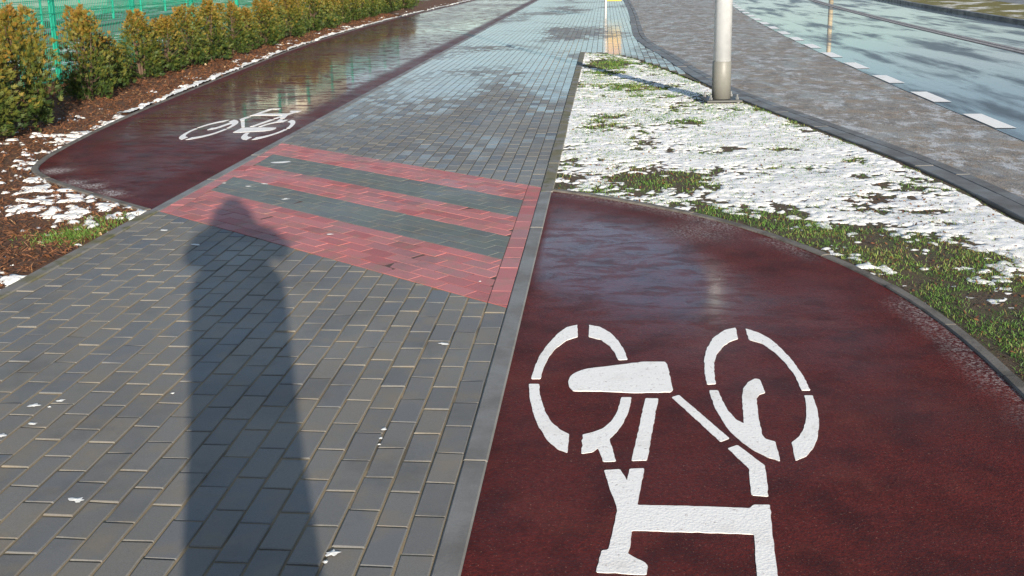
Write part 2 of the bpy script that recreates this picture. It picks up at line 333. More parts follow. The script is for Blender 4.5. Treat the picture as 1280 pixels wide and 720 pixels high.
flat('pole_white', (0.72, 0.71, 0.68), 0.4); flat('sign_yellow', (0.62, 0.40, 0.03), 0.4, amt=0.08); flat('sign_red', (0.50, 0.20, 0.15), 0.4, amt=0.08)
flat('pole_tan', (0.52, 0.43, 0.28), 0.6); flat('facade_cream', (0.62, 0.56, 0.43), 0.8, nscale=4); flat('facade_white', (0.76, 0.75, 0.71), 0.8, nscale=4); flat('roof_grey', (0.12, 0.09, 0.08), 0.8)
flat('wall_grey', (0.17, 0.165, 0.16), 0.8, nscale=12)
M = Mat('pane'); M.set(Base_Color=(0.03, 0.04, 0.05), Roughness=0.05); MT['pane'] = M.m
flat('coat_dark', (0.03, 0.033, 0.045), 0.9); flat('trousers', (0.025, 0.03, 0.05), 0.9); flat('skin', (0.55, 0.34, 0.25), 0.55, amt=0.08); flat('hair', (0.05, 0.03, 0.02), 0.6); flat('plastic_black', (0.02, 0.02, 0.02), 0.4)

# ------------------------------------------------------------------ plan of the place (metres; x right of the brick edge, y along the pavement)
PAVE_L, NCOL, BW, BL = -2.5, 25, 0.1, 0.2
low = lambda x, y, z=-0.08: (CAM_X+(x-CAM_X)*(1-z/CAM_H), y*(1-z/CAM_H))
RED_R = smooth([(0.08, 7.10), (0.30, 6.97), (0.56, 6.78), (1.07, 6.34), (1.40, 5.90), (1.66, 5.41), (1.81, 4.99), (1.90, 4.60), (1.955, 4.15), (1.975, 3.6), (1.99, 2.6), (2.0, 1.2), (2.0, -3.0)], 0.06)
LEFT_OUT = smooth([(-2.58, 6.48), (-2.9, 6.72), (-3.3, 7.03), (-3.66, 7.33), (-3.95, 7.60), (-4.15, 7.86), (-4.28, 8.2), (-4.40, 8.66), (-4.63, 9.95), (-4.87, 11.84), (-5.28, 15.8), (-5.62, 19.5), (-5.82, 23.0), (-5.93, 28), (-5.93, 33), (-5.75, 40), (-5.5, 50), (-5.2, 62)], 0.1)
VERGE_R = smooth([(0.10, 18.70), (0.5, 18.35), (0.90, 17.60), (1.35, 15.7), (1.74, 13.63), (2.0, 12.1), (2.2, 11.13), (2.60, 9.24), (2.86, 7.8), (3.0, 6.33), (3.08, 5.0), (3.12, 3.0), (3.14, -3.0)], 0.1)
KERB_L = smooth([(1.28, 62), (1.22, 48), (1.18, 34), (1.10, 27), (1.06, 24.1), (1.08, 22.0), (1.20, 20.0), (1.37, 18.2), (1.5, 16.5), (1.62, 15.0), (1.76, 13.63), (2.0, 12.15), (2.2, 11.13), (2.60, 9.24), (2.86, 7.8), (3.0, 6.33), (3.08, 5.0), (3.12, 3.0), (3.14, -3.0)], 0.1)

# ------------------------------------------------------------------ the setting: ground, lay-by, road
s = 900
mesh_obj('ground', [(-s, -s, -0.16), (s, -s, -0.16), (s, s, -0.16), (-s, s, -0.16)], [(0, 1, 2, 3)], MT['lawn'], kind='structure')
def curve(y): return 0.0012*np.clip(y-12, 0, 60)**2
def strip(name, x0, x1, z, y0, y1, mat, n=90, z1=None, **k):
    ys = np.linspace(y0, y1, n); V = []; Fc = []
    for y in ys:
        c = float(curve(y)); a = x0(y) if callable(x0) else x0+c; b = x1(y) if callable(x1) else x1+c
        V += [(a, y, z), (b, y, z if z1 is None else z1)]
    for i in range(n-1): Fc.append((2*i, 2*i+1, 2*i+3, 2*i+2))
    return mesh_obj(name, V, Fc, mat, **k)
strip('lay_by', lambda y: 0.9, 4.30, -0.084, -6, 110, MT['layby'], kind='structure')
road = strip('road', 4.26, 10.45, -0.080, -6, 160, MT['road'], 120, kind='structure')
def road_quad(name, x0, x1, y0, y1, mat, z=-0.0755):
    V = []; n = max(2, int((y1-y0)/1.5)+1)
    for y in np.linspace(y0, y1, n): c = float(curve(y)); V += [(x0+c, y, z), (x1+c, y, z)]
    return mesh_obj(name, V, [(2*i, 2*i+1, 2*i+3, 2*i+2) for i in range(n-1)], mat, parent=road)
for k in range(-4, 34):
    y = 10.39+k*1.955
    road_quad('painted_dash', 4.275, 4.475, y, y+0.98, MT['paint_white'])
flat('tar_seam', (0.075, 0.072, 0.072), 0.7, nscale=8)
road_quad('asphalt_seam', 7.58, 7.94, -5, 120, MT['tar_seam'], -0.0765)
M = Mat('worn_line'); n = M.noise(35, 5, 0.75); M.set(Base_Color=M.mix(M.mrange(n, 0.40, 0.6), (0.10, 0.098, 0.096), (0.42, 0.39, 0.37)), Roughness=0.6); MT['worn_line'] = M.m
for xx in (7.62, 7.80): road_quad('painted_centre_line', xx, xx+0.12, -5, 120, MT['worn_line'], -0.0725)
far_verge = strip('far_verge', 10.62, 13.4, -0.02, -6, 140, MT['roadside_grass'], kind='structure', z1=0.03)
strip('far_pavement', 13.4, 17.5, 0.034, -6, 140, MT['concrete'], kind='structure')

def kerb_run(name, line, width, top, bottom, mat, length=1.0, gap=0.006, chamfer=0.006, side=1):
    """kerb stones along a line; the run lies to the left (side=1) or right of it"""
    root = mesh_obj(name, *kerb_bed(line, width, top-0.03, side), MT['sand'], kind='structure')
    P = np.array(line); s = np.r_[0, np.cumsum(np.hypot(*np.diff(P, axis=0).T))]
    n = max(1, int(s[-1]/length))
    for i in range(n):
        a, b = s[-1]*i/n+gap/2, s[-1]*(i+1)/n-gap/2
        k = max(2, int((b-a)/0.16)+1); q = np.linspace(a, b, k)
        pts = [(np.interp(v, s, P[:, 0]), np.interp(v, s, P[:, 1])) for v in q]
        A = offset(pts, 0.0) if k > 2 else pts; Bq = offset(pts, side*width)
        A1 = offset(pts, side*chamfer); B1 = offset(pts, side*(width-chamfer))
        dz = random.uniform(-0.003, 0.003); V = []; Fc = []
        for j in range(k):
            V += [(*A[j], bottom), (*A[j], top-chamfer+dz), (*A1[j], top+dz), (*B1[j], top+dz), (*Bq[j], top-chamfer+dz), (*Bq[j], bottom)]
        for j in range(k-1):
            for e in range(5): Fc.append((6*j+e, 6*j+e+1, 6*j+7+e, 6*j+6+e) if side < 0 else (6*j+e, 6*j+6+e, 6*j+7+e, 6*j+e+1))
        Fc.append(tuple(range(6))); Fc.append(tuple(6*(k-1)+e for e in reversed(range(6))))
        mesh_obj('kerb_stone', V, Fc, mat, parent=root)
    return root
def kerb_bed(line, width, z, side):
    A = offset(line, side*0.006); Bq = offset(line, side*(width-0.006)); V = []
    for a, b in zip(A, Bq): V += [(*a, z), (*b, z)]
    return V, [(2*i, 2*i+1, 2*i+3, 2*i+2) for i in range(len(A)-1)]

# kerbs: between bricks and red path / verge, left edge, outlines of both red paths, lay-by, far side of the road
kerb_run('pavement_kerb', smooth([(0.0, -1.0), (0.0, 3.0), (0.0, 7.06)], 0.5), 0.08, 0.004, -0.06, MT['concrete'], side=-1)
kerb_run('verge_kerb', smooth([(0.0, 7.066), (0.0, 12.0), (0.0, 18.6)], 0.5), 0.09, 0.006, -0.06, MT['concrete_moss'], side=-1)
kerb_run('pavement_edge_kerb', smooth([(PAVE_L, 0.0), (PAVE_L, 6.42)], 0.5), 0.08, 0.008, -0.06, MT['concrete_moss'], side=1)
kerb_run('path_joint_kerb', smooth([(PAVE_L, 6.43), (PAVE_L, 20), (PAVE_L, 48)], 0.5), 0.075, 0.004, -0.06, MT['concrete'], side=1)
kerb_run('path_outline_kerb', RED_R, 0.055, 0.005, -0.06, MT['concrete_brown'], side=1, length=0.55)
kerb_run('left_path_kerb', LEFT_OUT[:560], 0.055, 0.005, -0.06, MT['concrete_brown'], side=1, length=0.8)
kerb_run('road_kerb', KERB_L, 0.15, 0.006, -0.12, MT['concrete_wet'], side=1, length=1.0)
kerb_run('gutter_kerb', [low(x, y, -0.06) for x, y in offset(KERB_L, 0.155)], 0.11, -0.055, -0.12, MT['concrete_wet'], side=1, length=1.0)
kerb_run('far_kerb', [(10.45+float(curve(y)), y) for y in np.linspace(10, 110, 60)], 0.16, 0.03, -0.12, MT['concrete_wet'], side=-1, length=1.6)

# ------------------------------------------------------------------ pavement: bricks
def clip(poly, a, b, c):
    """keep a*x+b*y <= c"""
    out = []
    for i in range(len(poly)):
        p, q = poly[i], poly[(i+1) % len(poly)]; dp, dq = a*p[0]+b*p[1]-c, a*q[0]+b*q[1]-c
        if dp <= 0: out.append(p)
        if (dp < 0 < dq) or (dq < 0 < dp):
            t = dp/(dp-dq); out.append((p[0]+(q[0]-p[0])*t, p[1]+(q[1]-p[1])*t))
    return out
def area(p): return 0.5*sum(p[i][0]*p[(i+1) % len(p)][1]-p[(i+1) % len(p)][0]*p[i][1] for i in range(len(p)))
def inset(poly, d):
    """counter-clockwise convex polygon shrunk by d"""
    out = poly
    for i in range(len(poly)):
        (x0, y0), (x1, y1) = poly[i], poly[(i+1) % len(poly)]; L = math.hypot(x1-x0, y1-y0)
        if L < 1e-6: continue
        nx, ny = (y1-y0)/L, -(x1-x0)/L
        out = clip(out, nx, ny, nx*x0+ny*y0-d)
        if len(out) < 3: return []
    return out
def brick_geo(poly, tilt=(0, 0), dz=0.0, gap=0.008, ch=0.003):
    base = inset(poly, gap/2)
    if len(base) < 3 or area(base) < 0.0006: return None
    top = inset(base, ch)
    if len(top) != len(base): top = [(b[0]+(cx_-b[0])*0.08, b[1]+(cy_-b[1])*0.08) for cx_, cy_ in [np.mean(base, axis=0)] for b in base]
    cx_, cy_ = np.mean(base, axis=0); n = len(base)
    zz = lambda x, y, z: z+dz+(x-cx_)*tilt[0]+(y-cy_)*tilt[1]
    V = [(x, y, -0.025) for x, y in base] + [(x, y, zz(x, y, -ch*0.8)) for x, y in base] + [(x, y, zz(x, y, 0)) for x, y in top]
    Fc = [tuple(range(2*n, 3*n))]
    for i in range(n):
        j = (i+1) % n; Fc += [(i, j, n+j, n+i), (n+i, n+j, 2*n+j, 2*n+i)]
    return V, Fc
# crossing: bands of red and dark bricks laid askew
ZA = math.atan2(2.62, 3.5); TX, TY = math.cos(ZA), -math.sin(ZA); NX, NY = math.sin(ZA), math.cos(ZA)
Z_NEAR = NY*4.555                     # band coordinate n = NX*x + NY*y
ROW = (NY*(7.215-4.555))/22
Z_FAR = Z_NEAR + 22*ROW
ys0 = 1.9
bricks = []                            # (poly, kind)
for c in range(NCOL):
    x0 = -BW*(c+1); x1 = -BW*c
    off = (0.10 if c % 2 else 0.0)+random.uniform(-0.022, 0.022)
    y = ys0-0.4+off
    while y < 47:
        L = BL; r = [(x0, y), (x1, y), (x1, y+L), (x0, y+L)]; y += L
        if r[2][1] < ys0: continue
        n = [NX*p[0]+NY*p[1] for p in r]
        if max(n) <= Z_NEAR or min(n) >= Z_FAR: bricks.append((r, 'g', True)); continue
        a = clip(r, NX, NY, Z_NEAR); b = clip(r, -NX, -NY, -Z_FAR)
        if len(a) >= 3 and area(a) > 0.0012: bricks.append((a, 'g', False))
        if len(b) >= 3 and area(b) > 0.0012: bricks.append((b, 'g', False))
# the widened part beyond the verge
KY, KX = [p[1] for p in KERB_L][::-1], [p[0] for p in KERB_L][::-1]
VY, VX = [p[1] for p in VERGE_R][::-1], [p[0] for p in VERGE_R][::-1]
for c in range(16):
    x0 = 0.0+BW*c; x1 = x0+BW; y = 14.0+(0.1 if c % 2 else 0)
    while y < 46:
        r = [(x0, y), (x1, y), (x1, y+BL), (x0, y+BL)]; y += BL
        kx = float(np.interp(r[0][1], KY, KX)); kx2 = float(np.interp(r[2][1], KY, KX))
        if r[0][1] < 18.7:
            if x0 < float(np.interp(r[0][1], VY, VX))-0.04: continue
        if x1 > min(kx, kx2)+0.08: continue
        bricks.append((r, 'g', True))
for x0, x1 in ((-0.1, 0.0), (-2.5, -2.4)):         # edge columns of the crossing
    y = 4.0
    while y < 9.6:
        r = [(x0, y), (x1, y), (x1, y+BL), (x0, y+BL)]; y += BL
        r = clip(clip(r, NX, NY, Z_FAR), -NX, -NY, -Z_NEAR)
        if len(r) >= 3 and area(r) > 0.0012: bricks.append((r, 'r', False))
for k in range(22):
    n0, n1 = Z_NEAR+k*ROW, Z_NEAR+(k+1)*ROW
    kind = 'r' if k < 6 or 10 <= k < 14 or k >= 18 else 'd'
    t = -9.0+(0.1 if k % 2 else 0)+random.uniform(-0.02, 0.02)
    while t < 3:
        r = [(TX*a+NX*b, TY*a+NY*b) for a, b in ((t, n0), (t+BL, n0), (t+BL, n1), (t, n1))]; t += BL
        r = clip(clip(r, 1, 0, -0.1), -1, 0, 2.4)
        if len(r) >= 3 and area(r) > 0.0012: bricks.append((r, kind, False))

pave_V = [(PAVE_L, -1, -0.004), (0.0, -1, -0.004), (0.0, 62, -0.004), (PAVE_L, 62, -0.004)]
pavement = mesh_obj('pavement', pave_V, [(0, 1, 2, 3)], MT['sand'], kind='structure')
bed = [p for p in VERGE_R if p[1] > 13.9] + [p for p in offset(KERB_L, 0.006) if 13.8 < p[1] < 50][::-1] + [(0.0, 50), (0.0, 18.70)]
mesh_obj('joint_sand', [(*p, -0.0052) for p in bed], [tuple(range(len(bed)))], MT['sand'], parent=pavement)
zl = lambda x_, n_: (n_-NX*x_)/NY
flat('joint_dirt', (0.085, 0.05, 0.042), 0.9, nscale=40)
mesh_obj('joint_dirt', [(PAVE_L, zl(PAVE_L, Z_NEAR), -0.0021), (0, zl(0, Z_NEAR), -0.0021), (0, zl(0, Z_FAR), -0.0021), (PAVE_L, zl(PAVE_L, Z_FAR), -0.0021)], [(0, 1, 2, 3)], MT['joint_dirt'], parent=pavement)
def score(poly):
    c = np.mean(poly, axis=0); u, v = PX(*c)
    if not (-20 < u < 1300 and -20 < v < 745): return 0
    q = [PX(*p) for p in poly]; return abs(area(q))
gs = sorted([b for b in bricks if b[1] == 'g'], key=lambda b: -score(b[0]))
single, rest = gs[:300], gs[300:]
variants = []
for i in range(14):
    t = random.random(); V, Fc = brick_geo([(-0.05, -0.1), (0.05, -0.1), (0.05, 0.1), (-0.05, 0.1)], gap=0.0080)
    me = bpy.data.meshes.new('brick'); me.from_pydata(V, [], Fc); me.update(); at = me.attributes.new('tint', 'FLOAT', 'POINT'); at.data.foreach_set('value', [t]*len(V)); me.materials.append(MT['brick_grey']); variants.append(me)
NAMES = {'g': ('brick', 'brick_grey'), 'r': ('red_brick', 'brick_red'), 'd': ('dark_brick', 'brick_dark')}
def single_brick(poly, kind, full):
    nm, mt = NAMES[kind]; c = np.mean(poly, axis=0)
    if full:
        o = link(nm, random.choice(variants), pavement); o.location = (c[0], c[1], random.uniform(-0.0015, 0.001)); o.rotation_euler = (random.gauss(0, 0.010), random.gauss(0, 0.012), random.gauss(0, 0.009))
    else:
        g = brick_geo(poly if area(poly) > 0 else poly[::-1], (random.gauss(0, 0.006), random.gauss(0, 0.006)), random.uniform(-0.001, 0.001), gap=0.004 if kind != 'g' else 0.0080, ch=0.0016 if kind != 'g' else 0.003)
        if not g: return
        V = [(x-c[0], y-c[1], z) for x, y, z in g[0]]
        o = mesh_obj(nm, V, g[1], MT[mt], parent=pavement, tint=[random.random()]*len(V)); o.location = (c[0], c[1], 0)
for b in single: single_brick(*b)
for b in bricks:
    if b[1] != 'g': single_brick(*b)
V, Fc, T = [], [], []
for poly, kind, full in rest:
    g = brick_geo(poly, (random.gauss(0, 0.002), random.gauss(0, 0.002)), random.uniform(-0.0015, 0.001), gap=0.0075)
    if not g: continue
    o = len(V); V += g[0]; Fc += [tuple(i+o for i in f) for f in g[1]]; T += [random.random()]*len(g[0])
mesh_obj('distant_brick', V, Fc, MT['brick_grey'], parent=pavement, tint=T, kind='stuff')

# white bird droppings on the bricks: small irregular flat splashes
def splash(x, y, r, sx=1.0, rot=0.0):
    n = 14; V = [(0, 0, 0.0022)]
    for k in range(n):
        a = 2*math.pi*k/n; q = r*random.uniform(0.5, 1.15)
        V.append((q*sx*math.cos(a), q*math.sin(a), 0.0))
    o = mesh_obj('bird_dropping', V, [(0, 1+k, 1+(k+1) % n) for k in range(n)], MT['dropping'], parent=pavement); o.location = (x, y, 0.0018); o.rotation_euler = (0, 0, rot)
for u, v, r, sx in ((43, 507, .020, 1.3), (76, 501, .012, 1.4), (62, 509, .008, 1), (40, 530, .014, 1.5), (2, 545, .018, 1), (97, 625, .016, 1.9), (480, 537, .013, 1), (476, 548, .010, .8), (474, 556, .006, 1),
                    (415, 692, .018, 1.3), (407, 703, .009, 1), (555, 430, .014, 1.8), (352, 203, .045, 2.2), (357, 249, .022, 1.6), (412, 293, .016, 1.5), (330, 230, .02, 2), (245, 306, .018, 1.8), (205, 288, .02, 1.5), (310, 233, .02, 1.4), (280, 229, .018, 1), (216, 492, .008, 1), (600, 352, .007, 1)):
    x, y = G(u, v); splash(x, y, r, sx, random.uniform(-0.3, 0.3))

# ------------------------------------------------------------------ red cycle paths
def grid_path(name, poly, x0, x1, y0, y1, cell, wet, frost, z, mat='red_asphalt'):
    nx, ny = int(round((x1-x0)/cell))+1, int(round((y1-y0)/cell))+1
    X, Y = np.meshgrid(np.linspace(x0, x1, nx), np.linspace(y0, y1, ny))
    cx, cy = (X[:-1, :-1]+X[1:, 1:])/2, (Y[:-1, :-1]+Y[1:, 1:])/2
    keep = inside(poly, cx, cy)
    idx = np.arange(nx*ny).reshape(ny, nx)
    q = np.stack([idx[:-1, :-1], idx[:-1, 1:], idx[1:, 1:], idx[1:, :-1]], -1)[keep]
    used = np.unique(q); remap = -np.ones(nx*ny, int); remap[used] = np.arange(len(used))
    x, y = X.ravel()[used], Y.ravel()[used]
    zz = z + 0.002*(fbm(x, y, 0.8, 3, 5)-0.5)
    me = fast_mesh(name, np.stack([x, y, zz], -1), remap[q], 4, MT[mat], {'wet': wet(x, y), 'frost': frost(x, y)}, True)
    return link(name, me, kind='structure')
def blob(x, y, cx, cy, rx, ry, rot=0.0):
    c, s_ = math.cos(rot), math.sin(rot); dx, dy = x-cx, y-cy
    return np.exp(-(((dx*c+dy*s_)/rx)**2+((-dx*s_+dy*c)/ry)**2))
def wet_r(x, y):
    d = dist_line(RED_R, x, y)
    w = 2.3*blob(x, y, 0.50, 5.40, 0.42, 0.78, 0.40)+0.30*blob(x, y, 1.15, 4.5, 0.62, 0.8, 0.5)+0.08
    w = np.clip(w-0.42*blob(x, y, 1.10, 5.3, 0.34, 1.3), 0.03, 3)
    w = w*(0.45+1.1*fbm(x, y, 0.5, 4, 21))
    return np.clip(w*sstep(0.10, 0.42, d)*sstep(0.0, 0.06, x-0.08), 0, 1)
def frost_r(x, y):
    d = dist_line(RED_R, x, y); n = fbm(x, y, 0.35, 3, 44)
    return np.clip((1-sstep(0.02, 0.17, d))*sstep(0.36, 0.60, n)*0.38+0.35*blob(x, y, 1.0, 6.0, 0.2, 0.2), 0, 1)
RP = [(0.08, -3.0)] + [(0.08, 7.10)] + offset(RED_R, 0.035)
grid_path('cycle_path', RP, 0.08, 2.08, -1.0, 7.16, 0.04, wet_r, frost_r, -0.004)
JOINT_X = PAVE_L-0.075
def wet_l(x, y):
    d = dist_line(LEFT_OUT, x, y)
    w = 0.62+0.9*fbm(x, y*0.5, 1.6, 4, 31)*sstep(8.4, 10.0, y)-0.25
    w = w+0.25*blob(x, y, -3.35, 7.9, 0.7, 0.6)
    w = w*(0.35+0.65*sstep(8.6, 10.6, y+0.5*(fbm(x, y, 0.7, 3, 33)-0.5)))
    return np.clip(w*sstep(0.03, 0.25, d)*(0.25+0.75*sstep(0.22, 0.42, JOINT_X-x+0.1*fbm(x, y, 0.5, 2, 9))), 0, 1)
def frost_l(x, y):
    a = blob(x, y, *G(105, 229), 0.22, 0.10, -0.7)+blob(x, y, *G(145, 242), 0.2, 0.06, -0.7)+0.8*blob(x, y, *G(70, 213), 0.12, 0.12)
    return np.clip(1.6*a*sstep(0.3, 0.55, fbm(x, y, 0.15, 3, 3)), 0, 1.6)
LP = [(JOINT_X, 6.45), (JOINT_X, 62)] + offset(LEFT_OUT, 0.035)[::-1]
grid_path('left_cycle_path', LP, -5.975, JOINT_X, 6.3, 52, 0.05, wet_l, frost_l, -0.004, 'red_asphalt_puddled')

# ------------------------------------------------------------------ painted bicycles, traced on the ground
A_ = lambda p: (640+p[0]/3.427, 390+p[1]/3.427)
B_ = lambda p: (840+p[0]/3.427, 390+p[1]/3.427)
C_ = lambda p: (700+p[0]/4.237, 550+p[1]/4.237)
STENCIL = [
 ('wheel_arc', A_, [(280,52),(235,62),(190,95),(150,140),(115,190),(95,240),(82,283),(122,283),(135,235),(160,185),(190,150),(235,118),(282,103)]),
 ('wheel_arc', A_, [(330,52),(375,60),(420,85),(455,120),(480,160),(495,200),(455,202),(440,170),(415,140),(380,115),(328,103)]),
 ('wheel_arc', A_, [(72,305),(75,360),(88,420),(110,480),(150,545),(195,585),(237,600),(245,520),(205,500),(170,470),(145,430),(128,380),(118,340),(116,305)]),
 ('wheel_arc', A_, [(468,362),(512,362),(500,420),(478,470),(450,510),(418,540),(446,636),(390,638),(368,580),(345,597),(297,604),(302,522),(345,512),(390,495),(425,465),(450,425),(462,390)]),
 ('chain_guard', A_, [(262,335),(245,318),(241,295),(250,272),(275,255),(320,240),(420,228),(560,210),(655,210),(665,222),(690,330),(680,340),(520,343),(400,337)]),
 ('seat_tube', A_, [(572,366),(627,367),(578,632),(512,634)]),
 ('down_tube', B_, [(-2,362),(30,352),(247,538),(207,553)]),
 ('wheel_arc', B_, [(272,64),(225,75),(180,105),(150,150),(138,200),(140,260),(150,307),(188,305),(182,260),(180,215),(190,180),(215,148),(245,125),(283,112)]),
 ('wheel_arc', B_, [(315,68),(370,85),(420,112),(470,155),(520,210),(565,275),(593,332),(555,332),(530,275),(490,220),(440,170),(385,132),(330,116)]),
 ('wheel_arc', B_, [(566,354),(603,354),(622,410),(630,470),(625,530),(605,580),(575,615),(530,634),(512,556),(545,530),(565,495),(575,450),(575,400)]),
 ('wheel_arc', B_, [(160,332),(197,332),(215,375),(240,420),(275,458),(308,474),(305,420),(300,360),(305,325),(325,298),(355,282),(375,285),(400,342),(375,350),(362,368),(370,440),(385,520),(400,540),(443,552),(463,636),(410,620),(350,590),(300,555),(250,510),(215,460),(185,410),(168,365)]),
 ('head_tube', C_, [(887,40),(940,22),(1085,130),(1095,200),(1104,295),(1015,288),(1005,210),(1003,150)]),
 ('frame', C_, [(233,155),(317,150),(355,210),(368,148),(446,145),(410,340),(560,342),(840,350),(1005,357),(1025,338),(1112,338),(1125,500),(1150,680),(1165,800),(1050,800),(1028,495),(840,487),(380,474),(372,560),(358,595),(400,620),(445,640),(465,660),(458,708),(190,695),(205,645),(220,580),(255,576),(275,500),(303,370),(290,320),(265,260)]),
 ('handlebar', C_, [(1052,816),(1168,816),(1178,900),(1120,950),(900,952),(880,930),(890,880),(1040,872)]),
]
bx, by = G(839, 560)
bike = thing('bicycle_marking', (bx, by, 0.0), 'large white bicycle symbol painted upside down on the right-hand red path', 'road marking')
sym = []
for nm, fn, pts in STENCIL:
    P = [G(*fn(p)) for p in pts]
    # round the traced corners a little
    Q = []
    for i in range(len(P)):
        a, b, c = np.array(P[i-1]), np.array(P[i]), np.array(P[(i+1) % len(P)])
        la, lc = np.linalg.norm(a-b), np.linalg.norm(c-b); f = min(0.004/la, 0.3); h = min(0.004/lc, 0.3)
        q0, q1 = b+(a-b)*f, b+(c-b)*h; Q += [tuple(q0), tuple(q1)]
        ld = np.linalg.norm(c-b); k_ = int(ld/0.02)
        for e in range(1, k_): Q.append(tuple(q1+(c-b)*(0.9*e/k_)+np.array([random.gauss(0, 0.0009), random.gauss(0, 0.0009)])))
    sym.append((nm, [(x-bx, y-by) for x, y in Q]))
def paint(nm, pts, parent, flip=False):
    if area(pts) < 0: pts = pts[::-1]
    bm = bmesh.new(); f = bm.faces.new([bm.verts.new((x, y, -0.0055)) for x, y in pts])
    r = bmesh.ops.extrude_face_region(bm, geom=[f]); bmesh.ops.translate(bm, vec=(0, 0, 0.0031), verts=[v for v in r['geom'] if isinstance(v, bmesh.types.BMVert)])
    bmesh.ops.triangulate(bm, faces=[q for q in bm.faces if len(q.verts) > 4])
    bmesh.ops.recalc_face_normals(bm, faces=bm.faces[:])
    bm_obj(nm, bm, MT['paint_white'], parent)
for nm, pts in sym: paint(nm, pts, bike)
# the same stencil, turned half round, on the left-hand path
rh, fh = np.array(G(725, 487))-(bx, by), np.array(G(953, 492))-(bx, by)
mid = (rh+fh)/2; tgt = np.array((-3.19, 10.02))
bike2 = thing('bicycle_marking', (float(tgt[0]), float(tgt[1]), 0.0), 'white bicycle symbol painted upright on the left-hand red path beside the hedge', 'road marking')
for nm, pts in sym:
    q = [(-(x-mid[0])*0.93, -(y-mid[1])*1.03) for x, y in pts]
    paint(nm, q, bike2)

# ------------------------------------------------------------------ snow, soil, grass on the verges
def height_sheet(name, x0, x1, y0, y1, cell, fn, mat, parent=None, kind='stuff', label=None, cat=None, cut=0.0):
    nx, ny = int(round((x1-x0)/cell))+1, int(round((y1-y0)/cell))+1
    X, Y = np.meshgrid(np.linspace(x0, x1, nx), np.linspace(y0, y1, ny))
    jx = (h2(np.arange(nx*ny), np.zeros(nx*ny, int), 77).reshape(ny, nx)-0.5)*cell*0.5; jy = (h2(np.arange(nx*ny), np.ones(nx*ny, int), 78).reshape(ny, nx)-0.5)*cell*0.5
    X = X+jx; Y = Y+jy
    H, Zg = fn(X, Y)                      # thickness (negative: none) and ground height
    idx = np.arange(nx*ny).reshape(ny, nx)
    mx = np.maximum(np.maximum(H[:-1, :-1], H[:-1, 1:]), np.maximum(H[1:, 1:], H[1:, :-1]))
    q = np.stack([idx[:-1, :-1], idx[:-1, 1:], idx[1:, 1:], idx[1:, :-1]], -1)[mx > cut]
    used = np.unique(q); remap = -np.ones(nx*ny, int); remap[used] = np.arange(len(used))
    V = np.stack([X.ravel()[used], Y.ravel()[used], (Zg+H).ravel()[used]], -1)
    me = fast_mesh(name, V, remap[q], 4, mat, None, True)
    return link(name, me, parent, kind=kind, label=label, cat=cat)
VPOLY = [(0.07, 7.10)] + offset(RED_R, 0.03) + [(3.12, -3.0)] + VERGE_R[::-1] + [(0.07, 18.70)]
VSOIL = [(0.05, 7.06)] + RED_R + [(3.22, -3.0)] + [p for p in offset(KERB_L, 0.08) if p[1] < 13.7][::-1] + [p for p in VERGE_R if p[1] > 13.7][::-1] + [(0.05, 18.72)]
def rdip(x, y): return -0.010+0.018*(fbm(x, y, 0.6, 3, 61)-0.5)+0.009*(fbm(x, y, 0.09, 2, 62)-0.5)
def inner_mask(x, y, margin=0.0):
    m_ = inside(VPOLY, x, y)
    return m_
def snow_bias_r(x, y):
    d = dist_line(RED_R, x, y)
    w = np.interp(x+0.12*(fbm(x, y, 0.4, 2, 19)-0.5), [0.1, 0.8, 1.3, 1.9, 2.45, 2.9], [0.20, 0.28, 0.40, 0.62, 0.88, 1.15])
    b = np.clip((d-w)/0.45, -0.75, 0.30)+0.55*(fbm(x, y, 0.9, 3, 14)-0.5)
    for u, v, rx, ry, a in ((757, 80, .38, 1.5, 1.1), (840, 124, .45, .45, .6), (800, 112, .4, .7, .45), (770, 222, .46, .36, 1.05), (850, 226, .26, .24, .8), (1095, 246, .16, .12, .7), (1140, 262, .3, .12, .7), (1160, 280, .25, .1, .5),
                        (925, 122, .10, .35, .7), (990, 149, .07, .2, .7), (760, 150, .25, .5, .35), (1060, 200, .12, .12, .4), (900, 150, .3, .3, .3), (730, 180, .2, .6, .35), (960, 185, .2, .1, .3)):
        cx, cy = G(u, v); b = b - a*blob(x, y, cx, cy, rx, ry)
    return b
def snow_r(x, y):
    b = snow_bias_r(x, y)
    n = 1.5*(0.44*fbm(x, y, 0.40, 4, 11)+0.28*fbm(x, y, 0.10, 3, 12)+0.28*fbm(x, y, 0.036, 2, 13)-0.5)
    t = n+0.055+b*0.34
    sm = 0.007*(fbm(x, y, 0.14, 2, 15)-0.35)+0.003*(fbm(x, y, 0.035, 2, 16)-0.5)
    Hh = 0.9*np.clip(t*0.075, -0.02, 0.008)+sm*sstep(-0.02, 0.12, t)
    d = np.minimum(dist_line(RED_R, x, y), dist_line(VERGE_R, x, y)); 
    msk = inner_mask(x, y)
    e = fbm(x, y, 0.08, 2, 18)
    Hh = Hh-0.022*(1-sstep(0.0, 0.05, d-0.025*e))
    Hh = np.where(msk & (d > 0.012), Hh, -0.05)
    return Hh, rdip(x, y)
height_sheet('verge', 0.03, 3.26, 1.2, 18.8, 0.05, lambda x, y: (np.where(inside(VSOIL, x, y), 0.0, -0.04), rdip(x, y)), MT['soil'], kind='structure', cut=-0.01)
height_sheet('snow', 0.06, 3.16, 2.2, 18.75, 0.0165, snow_r, MT['snow'], label='thin melting snow over the grass verge by the lamp post', cat='snow')

